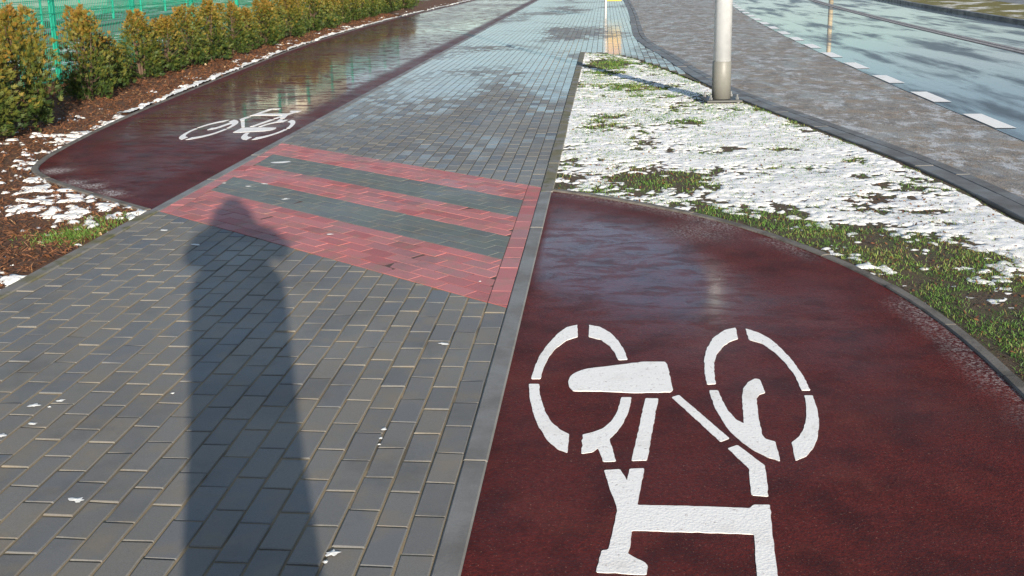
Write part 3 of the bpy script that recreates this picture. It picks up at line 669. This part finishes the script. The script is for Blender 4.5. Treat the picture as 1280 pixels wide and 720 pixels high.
def blades(name, X, Y, Z, L, W, tint, mat, lean=0.7, label=None, cat=None, seed=1):
    r = np.random.default_rng(seed); n = len(X)
    a = r.uniform(0, 2*np.pi, n); ln = np.abs(r.normal(0, lean, n))+0.25; ld = r.uniform(0, 2*np.pi, n)
    dx, dy = np.cos(a), np.sin(a); lx, ly = np.cos(ld)*np.sin(np.clip(ln, 0, 1.45)), np.sin(ld)*np.sin(np.clip(ln, 0, 1.45)); lz = np.cos(np.clip(ln, 0, 1.45))
    P = np.zeros((n, 5, 3)); base = np.stack([X, Y, Z], -1); side = np.stack([dx, dy, np.zeros(n)], -1)*(W/2)[:, None]
    up1 = np.stack([lx*0.4, ly*0.4, 0.6*np.ones(n)*np.maximum(lz, 0.25)], -1)*L[:, None]; up2 = np.stack([lx, ly, lz*0.85], -1)*L[:, None]
    P[:, 0] = base-side; P[:, 1] = base+side; P[:, 2] = base+up1+side*0.8; P[:, 3] = base+up1-side*0.8; P[:, 4] = base+up2
    i = np.arange(n)*5
    tri = np.stack([i, i+1, i+2, i, i+2, i+3, i+3, i+2, i+4], -1).reshape(-1)
    me = fast_mesh(name, P.reshape(-1, 3), tri, 3, mat, {'tint': np.repeat(tint, 5)})
    return link(name, me, kind='stuff', label=label, cat=cat)
n = 560000
x = RNG.uniform(0.1, 3.1, n); y = 2.2+16.4*RNG.random(n)**1.5
b = snow_bias_r(x, y); H, Zg = snow_r(x, y); msk = inner_mask(x, y)
dens = np.clip(0.38-b*0.9, 0.17, 1)*(0.06+1.15*sstep(0.38, 0.64, fbm(x, y, 0.20, 3, 91)))
brown = blob(x, y, *G(790, 220), .6, .34)+blob(x, y, *G(1140, 262), .4, .2)+blob(x, y, *G(1095, 246), .25, .2)
dens = dens*(1-0.85*np.clip(brown, 0, 1))+0.22*sstep(0.48, 0.66, fbm(x, y, 0.3, 3, 92))
dens *= np.clip(0.6+y/12, 0, 1)
k = msk & (RNG.random(n) < dens) & (dist_line(RED_R, x, y) > 0.075) & (dist_line(VERGE_R, x, y) > 0.03) & (x > 0.11)
x, y, H, Zg = x[k], y[k], H[k], Zg[k]; nn = len(x)
tint = np.clip(RNG.normal(0.28, 0.2, nn)+1.1*(fbm(x, y, 0.22, 3, 93)-0.5)+0.5*(RNG.random(nn) < 0.16), 0, 1)
far_s = np.clip(y/7, 0.8, 1.6)
blades('verge_grass', x, y, Zg-0.004+np.clip(H, -0.002, 0.02)*0.6, RNG.uniform(0.012, 0.036, nn)*np.sqrt(far_s)*np.where(H > 0.0, 0.75, 1.15), RNG.uniform(0.0022, 0.0045, nn)*far_s, tint, MT['grass'], 0.75, 'short green grass showing through the snow on the right-hand verge', 'grass')

def flakes(name, X, Y, Z, L, W, tint, mat, label, cat, seed=3, tilt=0.35):
    """small flat leaves or needles lying about"""
    r = np.random.default_rng(seed); n = len(X); a = r.uniform(0, 2*np.pi, n); t1 = r.normal(0, tilt, n); t2 = r.normal(0, tilt, n)
    ux = np.stack([np.cos(a), np.sin(a), t1], -1); vx = np.stack([-np.sin(a), np.cos(a), t2], -1); c = np.stack([X, Y, Z], -1)
    Lh, Wh = (L/2)[:, None], (W/2)[:, None]
    P = np.stack([c-ux*Lh, c+vx*Wh-ux*Lh*0.2+np.array([0, 0, 0.002]), c+ux*Lh, c-vx*Wh-ux*Lh*0.1], 1)
    i = np.arange(n)*4; q = np.stack([i, i+3, i+2, i+1], -1)
    return link(name, fast_mesh(name, P.reshape(-1, 3), q, 4, mat, {'tint': np.repeat(tint, 4)}), kind='stuff', label=label, cat=cat)
# dead leaves and crumbs of soil over the right verge
n = 30000; x = RNG.uniform(0.12, 3.0, n); y = 2.4+16*RNG.random(n)**1.4; H, Zg = snow_r(x, y)
br = blob(x, y, *G(790, 222), .5, .28)+blob(x, y, *G(1140, 262), .4, .22)+blob(x, y, *G(1095, 246), .25, .2)
k = inner_mask(x, y) & (RNG.random(n) < 0.14+0.8*np.clip(br, 0, 1)+0.25*(snow_bias_r(x, y) < -0.1)) & (dist_line(RED_R, x, y) > 0.08) & (dist_line(VERGE_R, x, y) > 0.05)
x, y, H, Zg = x[k], y[k], H[k], Zg[k]; nn = len(x)
flakes('dead_leaf_litter', x, y, Zg+np.maximum(H, 0)+0.004, RNG.uniform(0.008, 0.034, nn), RNG.uniform(0.005, 0.015, nn), np.clip(RNG.normal(0.22, 0.28, nn), 0, 1), MT['needles'], 'brown leaf crumbs scattered over the snowy right-hand verge', 'leaves')

# left side: mulch bed, needles, lumps of snow
EX = offset(LEFT_OUT, 0.015)
LEX = [(PAVE_L-0.05, 6.43)] + EX + [(-2.0, 62), (-2.0, 6.43)]
FENCE = lambda y: -7.25-0.006*(y-14)
HEDGE = lambda y: float(np.interp(y, [7, 8.7, 10.5, 12.5, 15, 20, 25, 32, 40, 60], [-5.0, -5.35, -5.75, -6.15, -6.38, -6.5, -6.72, -6.85, -6.95, -7.1]))
def mulch_z(x, y):
    hx = np.interp(y, [7, 8.7, 10.5, 12.5, 15, 20, 25, 32, 40, 60], [-5.0, -5.35, -5.75, -6.15, -6.38, -6.5, -6.72, -6.85, -6.95, -7.1])
    d_ = np.minimum(sstep(0.03, 0.25, dist_line(LEFT_OUT, x, y)), np.where(y < 6.8, sstep(0.06, 0.2, PAVE_L-x), 1.0))
    return -0.010+0.05*np.exp(-((x-hx)/0.45)**2)*d_+(0.03*(fbm(x, y, 0.5, 4, 71)-0.40)+0.022*(fbm(x, y, 0.08, 3, 72)-0.5))*(0.15+0.85*d_)
def left_ok(x, y): return (x < PAVE_L-0.03) & ~inside(LEX, x, y)
height_sheet('planting_bed', -8.6, -2.50, 2.0, 48, 0.06, lambda x, y: (np.where(left_ok(x, y), 0.0, -0.06), mulch_z(x, y)), MT['mulch'], kind='structure', cut=-0.01)
def snow_l(x, y):
    d1 = dist_line(LEFT_OUT, x, y)-0.06; d2 = np.abs(x-(PAVE_L-0.08))
    b = 0.95*np.exp(-(d1/0.10)**2)*sstep(8.3, 9.4, y)+0.55*np.exp(-(d1/0.30)**2)*(y < 9.6)+0.55*np.exp(-(d2/0.06)**2)*(y < 6.5)
    b = b+0.50*blob(x, y, *G(125, 258), .40, .30)+0.25*blob(x, y, *G(30, 240), .7, .5)+0.9*blob(x, y, *G(10, 350), .25, .25)+0.3*blob(x, y, *G(60, 270), .6, .5)+0.25*blob(x, y, *G(70, 170), .4, .7)
    b = b-0.5*blob(x, y, *G(30, 322), .22, .22)-0.4*blob(x, y, *G(85, 296), .16, .16)
    n_ = 0.5+1.6*(0.3*fbm(x, y, 0.22, 3, 41)+0.7*fbm(x, y, 0.06, 3, 42)-0.5)
    t = n_-0.785+b*0.27
    Hh = np.clip(t*0.13, -0.03, 0.013)+0.008*(fbm(x, y, 0.04, 2, 43)-0.4)*sstep(-0.02, 0.08, t)
    ok = left_ok(x, y) & (d1 > -0.012) & (x < PAVE_L-0.075)
    return np.where(ok, Hh, -0.05), mulch_z(x, y)
height_sheet('snow', -5.6, -2.55, 4.2, 11.0, 0.018, snow_l, MT['snow'], label='broken lumps of snow on the brown bed at the near end of the left path', cat='snow')
# strip of snow along the left path, further off
Lp = [p for p in LEFT_OUT if p[1] > 10.9]
ns = len(Lp)*2; Ps = np.array(Lp); ss = np.r_[0, np.cumsum(np.hypot(*np.diff(Ps, axis=0).T))]; q = np.arange(0, ss[-1], 0.04)
px_, py_ = np.interp(q, ss, Ps[:, 0]), np.interp(q, ss, Ps[:, 1]); tx, ty = np.gradient(px_), np.gradient(py_); tl = np.hypot(tx, ty); tx /= tl; ty /= tl
offs = np.arange(0.055, 0.62, 0.025); X = px_[:, None]-ty[:, None]*offs; Y = py_[:, None]+tx[:, None]*offs
b = 1.15*np.exp(-((offs[None, :]-0.05)/0.14)**2)
t = 0.4*fbm(X, Y, 0.45, 3, 41)+0.6*fbm(X, Y, 0.08, 3, 42)-0.70+b*0.38*(0.6+0.8*fbm(X, Y, 0.9, 2, 48))
H = np.clip(t*0.22, -0.03, 0.03)+0.02*(fbm(X, Y, 0.05, 2, 43)-0.4)*sstep(-0.02, 0.08, t); Z = mulch_z(X, Y)+H
idx = np.arange(X.size).reshape(X.shape); mx = np.maximum(np.maximum(H[:-1, :-1], H[:-1, 1:]), np.maximum(H[1:, 1:], H[1:, :-1]))
qq = np.stack([idx[:-1, :-1], idx[1:, :-1], idx[1:, 1:], idx[:-1, 1:]], -1)[mx > 0]
link('snow', fast_mesh('snow', np.stack([X.ravel(), Y.ravel(), Z.ravel()], -1), qq, 4, MT['snow'], None, True), kind='stuff', label='thin line of snow along the outer kerb of the left red path', cat='snow')
n = 150000
x = RNG.uniform(-7.4, -2.6, n); y = 3.8+30*RNG.random(n)**2.0
k = left_ok(x, y) & (dist_line(LEFT_OUT, x, y) > 0.07); x, y = x[k], y[k]; nn = len(x); H, _ = snow_l(x, y)
k = (H < 0.004) | (RNG.random(nn) < 0.12); x, y, H = x[k], y[k], H[k]; nn = len(x); fs = np.clip(y/9, 0.8, 1.8)
wide = RNG.random(nn) < 0.16
L = np.where(wide, RNG.uniform(0.02, 0.045, nn), RNG.uniform(0.025, 0.085, nn))*np.sqrt(fs); W = np.where(wide, RNG.uniform(0.012, 0.026, nn), RNG.uniform(0.002, 0.005, nn))*fs
flakes('needle_litter', x, y, mulch_z(x, y)+0.006+np.maximum(H, 0)+RNG.uniform(0, 0.012, nn), L, W, np.clip(RNG.normal(0.45, 0.22, nn), 0, 1), MT['needles'], 'rust brown needles and fallen leaves covering the bed under the hedge', 'leaves', 5, 0.45)
n = 2600; cx_, cy_ = G(88, 294); x = RNG.normal(cx_, 0.11, n); y = RNG.normal(cy_, 0.10, n); c2 = G(150, 275); x[1900:] = RNG.normal(c2[0], 0.14, 700); y[1900:] = RNG.normal(c2[1], 0.10, 700)
k = left_ok(x, y) & (dist_line(LEFT_OUT, x, y) > 0.07) & (x < PAVE_L-0.1); x, y = x[k], y[k]; nn = len(x)
blades('bed_grass', x, y, mulch_z(x, y), RNG.uniform(0.018, 0.042, nn), RNG.uniform(0.0025, 0.0045, nn), np.clip(RNG.normal(0.35, 0.25, nn), 0, 1), MT['grass'], 0.7, 'small tuft of green grass in the bed beside the left pavement kerb', 'grass', 8)

# ------------------------------------------------------------------ lamp post
lx, ly = G(901, 127)
lamp = thing('lamp_post', (lx, ly, 0.0), 'silver street lamp post on a dark base plate standing in the snowy verge', 'lamp post')
bm = bmesh.new(); add_box(bm, (0, 0, 0.028), (0.40, 0.40, 0.025), 0.12, 0.004); bm_obj('base_plate', bm, MT['steel_dark'], lamp)
for sx in (-1, 1):
    for sy in (-1, 1):
        bm = bmesh.new(); p = Matrix.Rotation(0.12, 2) @ Vector((sx*0.15, sy*0.15))
        add_tube(bm, [(p.x, p.y, 0.03), (p.x, p.y, 0.10)], 0.011, 8); add_tube(bm, [(p.x, p.y, 0.041), (p.x, p.y, 0.066)], 0.022, 6); bm_obj('bolt', bm, MT['steel'], lamp)
bm = bmesh.new(); add_tube(bm, [(0, 0, 0.03), (0, 0, 0.455), (0, 0, 0.462)], [0.106, 0.105, 0.1], 40); bm_obj('base_sleeve', bm, MT['sleeve_grey'], lamp, True)
bm = bmesh.new(); add_tube(bm, [(0, 0, 0.45), (0, 0, 2.5), (0, 0, 7.0)], [0.1, 0.092, 0.055], 40); bm_obj('pole', bm, MT['galvanised'], lamp, True)
bm = bmesh.new(); add_tube(bm, [(0, 0, 6.95), (0.1, 0, 7.15), (0.5, 0, 7.3), (1.2, 0, 7.35)], [0.05, 0.04, 0.035, 0.035], 12); bm_obj('arm', bm, MT['galvanised'], lamp, True)
bm = bmesh.new(); add_box(bm, (1.5, 0, 7.35), (0.7, 0.26, 0.1), 0, 0.03); bm_obj('lamp_head', bm, MT['steel_dark'], lamp)
bm = bmesh.new(); add_box(bm, (1.5, 0, 7.29), (0.45, 0.2, 0.03), 0, 0.008); bm_obj('lens', bm, MT['pane'], lamp)

# sign on a thin white post, far down the pavement
sx_, sy_ = G(757, 23)
sg = thing('sign_post', (sx_, sy_, 0), 'thin white post with a small yellow sign far down the pavement', 'sign')
bm = bmesh.new(); add_tube(bm, [(0, 0, -0.02), (0, 0, 2.4)], 0.03, 12); bm_obj('post', bm, MT['pole_white'], sg, True)
bm = bmesh.new(); add_box(bm, (0.24, 0, 0.72), (0.42, 0.02, 0.46), 0, 0.004); pl = bm_obj('plate', bm, MT['sign_yellow'], sg)
bm = bmesh.new(); add_box(bm, (0.24, 0, 1.20), (0.42, 0.02, 0.42), 0, 0.004); bm_obj('upper_plate', bm, MT['sign_red'], sg)

# pole across the road, mirrored in the wet asphalt
tx_, ty_ = G(1039, 0); f_ = (12.6-CAM_X)/(tx_-CAM_X)
tp = thing('utility_pole', (12.6, ty_*f_, -0.02), 'tan pole across the road mirrored as a streak in the wet asphalt', 'pole')
bm = bmesh.new(); add_tube(bm, [(0, 0, 0), (0, 0, 3), (0, 0, 7.5)], [0.13, 0.12, 0.09], 16); bm_obj('shaft', bm, MT['pole_tan'], tp, True)
bm = bmesh.new(); add_box(bm, (0, 0, 7.55), (0.24, 0.24, 0.1), 0, 0.02); bm_obj('cap', bm, MT['steel_dark'], tp)

# ------------------------------------------------------------------ green fence behind the hedge
POSTS = [(g_[0], g_[1]) for g_ in [(FENCE(y_), y_) for y_ in (6.4, 9.0, 11.5, 14.05, 16.6, 19.1, 21.6, 24.1, 26.6, 29.1, 31.6, 34.1, 36.6, 39.1)]]
def panel(name, p, q, h, parent, wires, rows, r):
    V = []; Fc = []
    def bar(a, b, r_):
        o = len(V); a = Vector(a); b = Vector(b); t = (b-a).normalized(); s1 = t.orthogonal().normalized(); s2 = t.cross(s1)
        for c in (a, b):
            for k in range(3): V.append(tuple(c+(s1*math.cos(k*2.0944)+s2*math.sin(k*2.0944))*r_))
        for k in range(3): Fc.append((o+k, o+(k+1) % 3, o+3+(k+1) % 3, o+3+k))
    for i in range(1, wires):
        t = i/wires; x_, y_ = p[0]+(q[0]-p[0])*t, p[1]+(q[1]-p[1])*t; bar((x_, y_, 0.06), (x_, y_, h), r)
    for i in range(rows+1):
        z = 0.08+(h-0.1)*i/rows; bar((p[0]+0.012, p[1], z), (q[0]+0.012, q[1], z), r*1.3)
    return mesh_obj(name, V, Fc, MT['fence_green'], parent=parent)
fence = thing('mesh_fence', (0, 0, 0), 'green wire mesh fence with square posts behind the hedge', 'fence')
for i, (x_, y_) in enumerate(POSTS):
    bm = bmesh.new(); add_box(bm, (x_-0.045, y_, 0.95), (0.06, 0.08, 1.95), 0, 0.004); bm_obj('post', bm, MT['fence_green'], fence)
    if i: panel('wire_panel', POSTS[i-1], (x_, y_), 1.75, fence, 48, 9, 0.0042)
fence2 = thing('mesh_fence', (0, 0, 0), 'second green mesh fence with thin posts further behind the hedge', 'fence')
P2 = [(-15.5-0.30*k, 16.0+3.0*k) for k in range(12)]
for i, (x_, y_) in enumerate(P2):
    bm = bmesh.new(); add_box(bm, (x_, y_, 0.9), (0.06, 0.06, 2.1), 0, 0.004); bm_obj('post', bm, MT['fence_green'], fence2)
    if i: panel('wire_panel', P2[i-1], (x_, y_), 1.8, fence2, 40, 9, 0.006)
# low grey wall between the two fences
wa, wb = np.array(G(-25, 64)), np.array(G(215, 22)); L_ = float(np.hypot(*(wb-wa))); ang = math.atan2(wb[1]-wa[1], wb[0]-wa[0])
lw = thing('low_wall', (float((wa[0]+wb[0])/2), float((wa[1]+wb[1])/2), -0.16), 'low grey concrete wall seen through the green fence', 'wall', rz=ang)
bm = bmesh.new(); add_box(bm, (0, 0, 0.16), (L_, 0.3, 0.32), 0, 0.01); bm_obj('base', bm, MT['wall_grey'], lw)
nc = int(L_/1.2)
for i in range(nc):
    bm = bmesh.new(); add_box(bm, (-L_/2+(i+0.5)*L_/nc, 0, 0.35), (L_/nc-0.012, 0.42, 0.055), 0, 0.006); bm_obj('coping_stone', bm, MT['wall_grey'], lw)

# houses behind, mostly seen as reflections
def house(x0, x1, y0, y1, h, wall, label, nwin, rows):
    t = thing('house', ((x0+x1)/2, (y0+y1)/2, -0.16), label, 'building'); W_, D_ = x1-x0, y1-y0
    bm = bmesh.new(); add_box(bm, (0, 0, h/2), (W_, D_, h)); bm_obj('wall', bm, MT[wall], t)
    bm = bmesh.new(); add_box(bm, (0, 0, 0.4), (W_+0.1, D_+0.1, 0.8)); bm_obj('plinth', bm, MT['wall_grey'], t)
    bm = bmesh.new(); vs = [bm.verts.new(p) for p in ((-W_/2-.4, -D_/2-.4, h), (W_/2+.4, -D_/2-.4, h), (W_/2+.4, D_/2+.4, h), (-W_/2-.4, D_/2+.4, h), (-W_/2-.4, 0, h+2.6), (W_/2+.4, 0, h+2.6))]
    for f in ((0, 1, 5, 4), (2, 3, 4, 5), (0, 4, 3), (1, 2, 5), (0, 3, 2, 1)): bm.faces.new([vs[i] for i in f])
    bm_obj('roof', bm, MT['roof_grey'], t)
    for r in range(rows):
        for i in range(nwin):
            x_ = -W_/2+(i+0.5)*W_/nwin; z_ = 2.0+r*2.9
            bm = bmesh.new(); add_box(bm, (x_, -D_/2-0.03, z_), (1.5, 0.1, 1.6)); wd = bm_obj('window', bm, MT['facade_white'], t)
            for s_ in (-1, 1):
                bm = bmesh.new(); add_box(bm, (x_+s_*0.36, -D_/2-0.09, z_), (0.6, 0.03, 1.4)); bm_obj('pane', bm, MT['pane'], wd)
    return t
house(-42, -21.5, 74, 86, 9.0, 'facade_cream', 'long cream house with white windows beyond the fences', 7, 3)
house(-34, -25, 51.5, 58, 3.2, 'facade_white', 'low white outbuilding at the top left behind the fences', 3, 1)

# ------------------------------------------------------------------ thuja hedge: shrubs one by one
def shrub_mesh(seed, h=1.1, r=0.34):
    g = np.random.default_rng(seed); P, T, Fq = [], [], []
    nspray = 3300
    stems = [(g.uniform(-0.18, 0.18), g.uniform(-0.18, 0.18), g.uniform(0.60, 1.0)*h) for _ in range(5)]; stems[0] = (0.0, 0.0, h)
    lobe = g.uniform(0, 6.28, 6); la = g.uniform(0.05, 0.16, 6)
    Vs, Fs, Ts = [], [], []
    for i in range(nspray):
        z = h*(0.03+0.97*g.random()**0.85); a = g.uniform(0, 6.283); st = stems[g.integers(0, 5)]
        if fbm(np.array([a*1.2+seed]), np.array([z*5.0]), 1.0, 2, seed)[0] < 0.40 and g.random() < 0.85: continue
        if z > 0.55*st[2] and g.random() < 0.35: z = st[2]*g.uniform(0.75, 1.06)
        prof = max(0.0, 1-(z/h)**1.7)*(0.62+0.38*min(1, z/(0.22*h)))+0.05
        prof *= 1+sum(la[k]*math.sin((k+1)*a+lobe[k]+5*z) for k in range(6))*1.1
        if g.random() < 0.12: prof *= g.uniform(1.1, 1.35)
        rr = r*prof*(0.25+0.75*math.sqrt(g.random())); f = min(1, z/st[2])
        c = np.array((st[0]*f+rr*math.cos(a), st[1]*f+rr*math.sin(a), z))
        out = np.array((math.cos(a)*0.8, math.sin(a)*0.8, 0.75+g.normal(0, 0.35)))+g.normal(0, 0.3, 3); out /= np.linalg.norm(out)
        sd = np.cross(out, g.normal(0, 1, 3)); sd /= np.linalg.norm(sd)
        nrm = np.cross(out, sd); L = g.uniform(0.03, 0.078)*(0.75+0.35*(1-z/h))
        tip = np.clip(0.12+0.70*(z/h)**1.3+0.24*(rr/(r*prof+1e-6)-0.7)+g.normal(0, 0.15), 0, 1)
        for k in (-2, -1, 0, 1, 2):
            d = out*math.cos(k*0.38)+sd*math.sin(k*0.38)+nrm*g.normal(0, 0.12); l = L*(1-0.16*abs(k))*g.uniform(0.8, 1.15); b0 = c+out*L*0.12*(2-abs(k)); w = l*0.12
            pz = np.cross(d, nrm); o = len(Vs)
            Vs += [b0, b0+d*l*0.5+pz*w, b0+d*l, b0+d*l*0.5-pz*w]; Fs.append((o, o+1, o+2, o+3)); Ts += [tip*0.85, tip, min(1, tip+0.08), tip]
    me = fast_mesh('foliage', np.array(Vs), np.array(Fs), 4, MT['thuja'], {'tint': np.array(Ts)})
    bm = bmesh.new()
    for sx, sy, sh in stems: add_tube(bm, [(sx*0.2, sy*0.2, -0.05), (sx*0.6, sy*0.6, sh*0.45), (sx, sy, sh*0.93)], [0.018, 0.012, 0.003], 5)
    for _ in range(40):
        z = g.uniform(0.08, 0.85)*h; a = g.uniform(0, 6.28); R_ = r*(1-(z/h)**1.7)*0.8
        add_tube(bm, [(0, 0, z*0.8), (R_*0.5*math.cos(a), R_*0.5*math.sin(a), z*0.9), (R_*math.cos(a), R_*math.sin(a), z+0.06)], [0.006, 0.004, 0.002], 4)
    tm = bpy.data.meshes.new('trunk'); bm.to_mesh(tm); bm.free(); tm.materials.append(MT['bark'])
    return me, tm
SHR = [shrub_mesh(100+i) for i in range(5)]
ORD = ['first', 'second', 'third', 'fourth', 'fifth', 'sixth', 'seventh', 'eighth', 'ninth', 'tenth', 'eleventh', 'twelfth', 'thirteenth', 'fourteenth', 'fifteenth', 'sixteenth', 'seventeenth', 'eighteenth', 'nineteenth', 'twentieth',
       'twenty-first', 'twenty-second', 'twenty-third', 'twenty-fourth', 'twenty-fifth', 'twenty-sixth', 'twenty-seventh', 'twenty-eighth', 'twenty-ninth', 'thirtieth', 'thirty-first', 'thirty-second', 'thirty-third', 'thirty-fourth', 'thirty-fifth']
spots = [(8.80, 0.12, 0.80, 1.05), (9.75, 0.20, 1.08, 0.98), (12.05, 0.22, 0.98, 0.92), (13.15, 0.05, 0.62, 0.90), (14.35, 0.12, 0.84, 0.92), (15.3, 0.15, 0.74, 0.92), (16.2, 0.15, 0.86, 0.95)]
yy = 17.2
while yy < 40:
    spots.append((yy, random.uniform(0.02, 0.22) if yy < 21 else random.uniform(-0.1, 0.12), random.uniform(0.72, 1.02), random.uniform(0.85, 1.08))); yy += random.uniform(0.95, 1.25)
for i, (y_, dx_, hs, ws) in enumerate(spots):
    x_ = HEDGE(y_)+dx_
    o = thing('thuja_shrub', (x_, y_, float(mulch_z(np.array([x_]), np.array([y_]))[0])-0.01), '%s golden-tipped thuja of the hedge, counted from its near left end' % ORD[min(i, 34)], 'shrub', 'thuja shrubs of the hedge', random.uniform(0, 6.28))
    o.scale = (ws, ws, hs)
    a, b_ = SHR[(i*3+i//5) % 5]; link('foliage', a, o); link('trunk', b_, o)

# ------------------------------------------------------------------ the photographer, out of the picture but for the shadow
def skin_mesh(name, verts, edges, radii, mat, parent, sub=2):
    me = bpy.data.meshes.new(name); me.from_pydata(verts, edges, []); me.update(); o = link(name, me, parent)
    md = o.modifiers.new('skin', 'SKIN'); sv = me.skin_vertices[0].data
    for i, r in enumerate(radii): sv[i].radius = r if hasattr(r, '__len__') else (r, r)
    sv[0].use_root = True
    s2 = o.modifiers.new('sub', 'SUBSURF'); s2.levels = sub; s2.render_levels = sub; me.materials.append(mat)
    dg = bpy.context.evaluated_depsgraph_get(); ev = bpy.data.meshes.new_from_object(o.evaluated_get(dg)); ev.name = name
    o.modifiers.clear(); o.data = ev; ev.materials.clear(); ev.materials.append(mat); ev.polygons.foreach_set('use_smooth', [True]*len(ev.polygons)); return o
per = thing('person', (0.50, -0.24, 0.0), 'person in a dark winter coat photographing the path, seen only as a long shadow', 'person', rz=0.2)
V = [(0, 0, 0.95), (0, -.01, 1.12), (0, -.02, 1.32), (0, -.02, 1.49), (0, 0, 1.58),
     (.19, -.02, 1.49), (.275, .03, 1.40), (.15, .17, 1.51), (-.19, -.02, 1.48), (-.255, .03, 1.37), (-.15, .17, 1.51),
     (.10, 0, 0.88), (.10, .01, 0.48), (.09, -.02, 0.09), (.10, .12, 0.045), (-.10, 0, 0.88), (-.10, .01, 0.48), (-.09, -.02, 0.09), (-.10, .12, 0.045)]
E = [(0, 1), (1, 2), (2, 3), (3, 4), (3, 5), (5, 6), (6, 7), (3, 8), (8, 9), (9, 10), (0, 11), (11, 12), (12, 13), (13, 14), (0, 15), (15, 16), (16, 17), (17, 18)]
R_ = [(.19, .14), (.18, .135), (.2, .14), (.15, .11), .06, .085, .07, .045, .085, .07, .045, .105, .08, .055, .045, .105, .08, .055, .045]
skin_mesh('body', V, E, R_, MT['coat_dark'], per)
skin_mesh('coat', [(0, 0, 1.40), (0, 0, 1.0), (0, 0, 0.7), (0, 0.0, 0.32)], [(0, 1), (1, 2), (2, 3)], [(.275, .145), (.225, .145), (.19, .14), (.165, .13)], MT['coat_dark'], per)
hv = [(0, 0.0, 1.54), (0, 0.0, 1.61), (0, 0.01, 1.67), (0, 0, 1.74), (0, 0.10, 1.65)]
skin_mesh('head', hv, [(0, 1), (1, 2), (2, 3), (2, 4)], [.055, .07, (.085, .10), (.07, .085), .016], MT['skin'], per)
skin_mesh('hair', [(0, -.03, 1.65), (0, -.015, 1.73), (0, 0.01, 1.765)], [(0, 1), (1, 2)], [(.08, .08), (.08, .085), (.055, .06)], MT['hair'], per)
skin_mesh('hood', [(0, -.04, 1.48), (0, -.05, 1.59), (0, -.045, 1.68), (0, -.03, 1.74)], [(0, 1), (1, 2), (2, 3)], [(.235, .13), (.155, .13), (.14, .12), (.095, .09)], MT['coat_dark'], per)
for s_ in (-1, 1):
    hb = skin_mesh('hand', [(.15*s_, .165, 1.50), (.10*s_, .185, 1.53)], [(0, 1)], [.032, .036], MT['skin'], per)
    for k in range(4): skin_mesh('finger', [(.105*s_, .19, 1.515+.014*k), (.08*s_, .215-.003*k, 1.515+.015*k), (.058*s_, .213, 1.515+.015*k)], [(0, 1), (1, 2)], [.009, .0085, .007], MT['skin'], hb, 1)
    skin_mesh('thumb', [(.10*s_, .165, 1.52), (.075*s_, .145, 1.545), (.05*s_, .143, 1.555)], [(0, 1), (1, 2)], [.011, .01, .008], MT['skin'], hb, 1)
cm = thing('camera_body', (0.478, -0.062, 1.50), 'black camera held up by the photographer, out of the picture', 'camera')
bm = bmesh.new(); add_box(bm, (0, 0, 0.04), (0.13, 0.05, 0.085), 0.2, 0.006); bm_obj('housing', bm, MT['plastic_black'], cm)
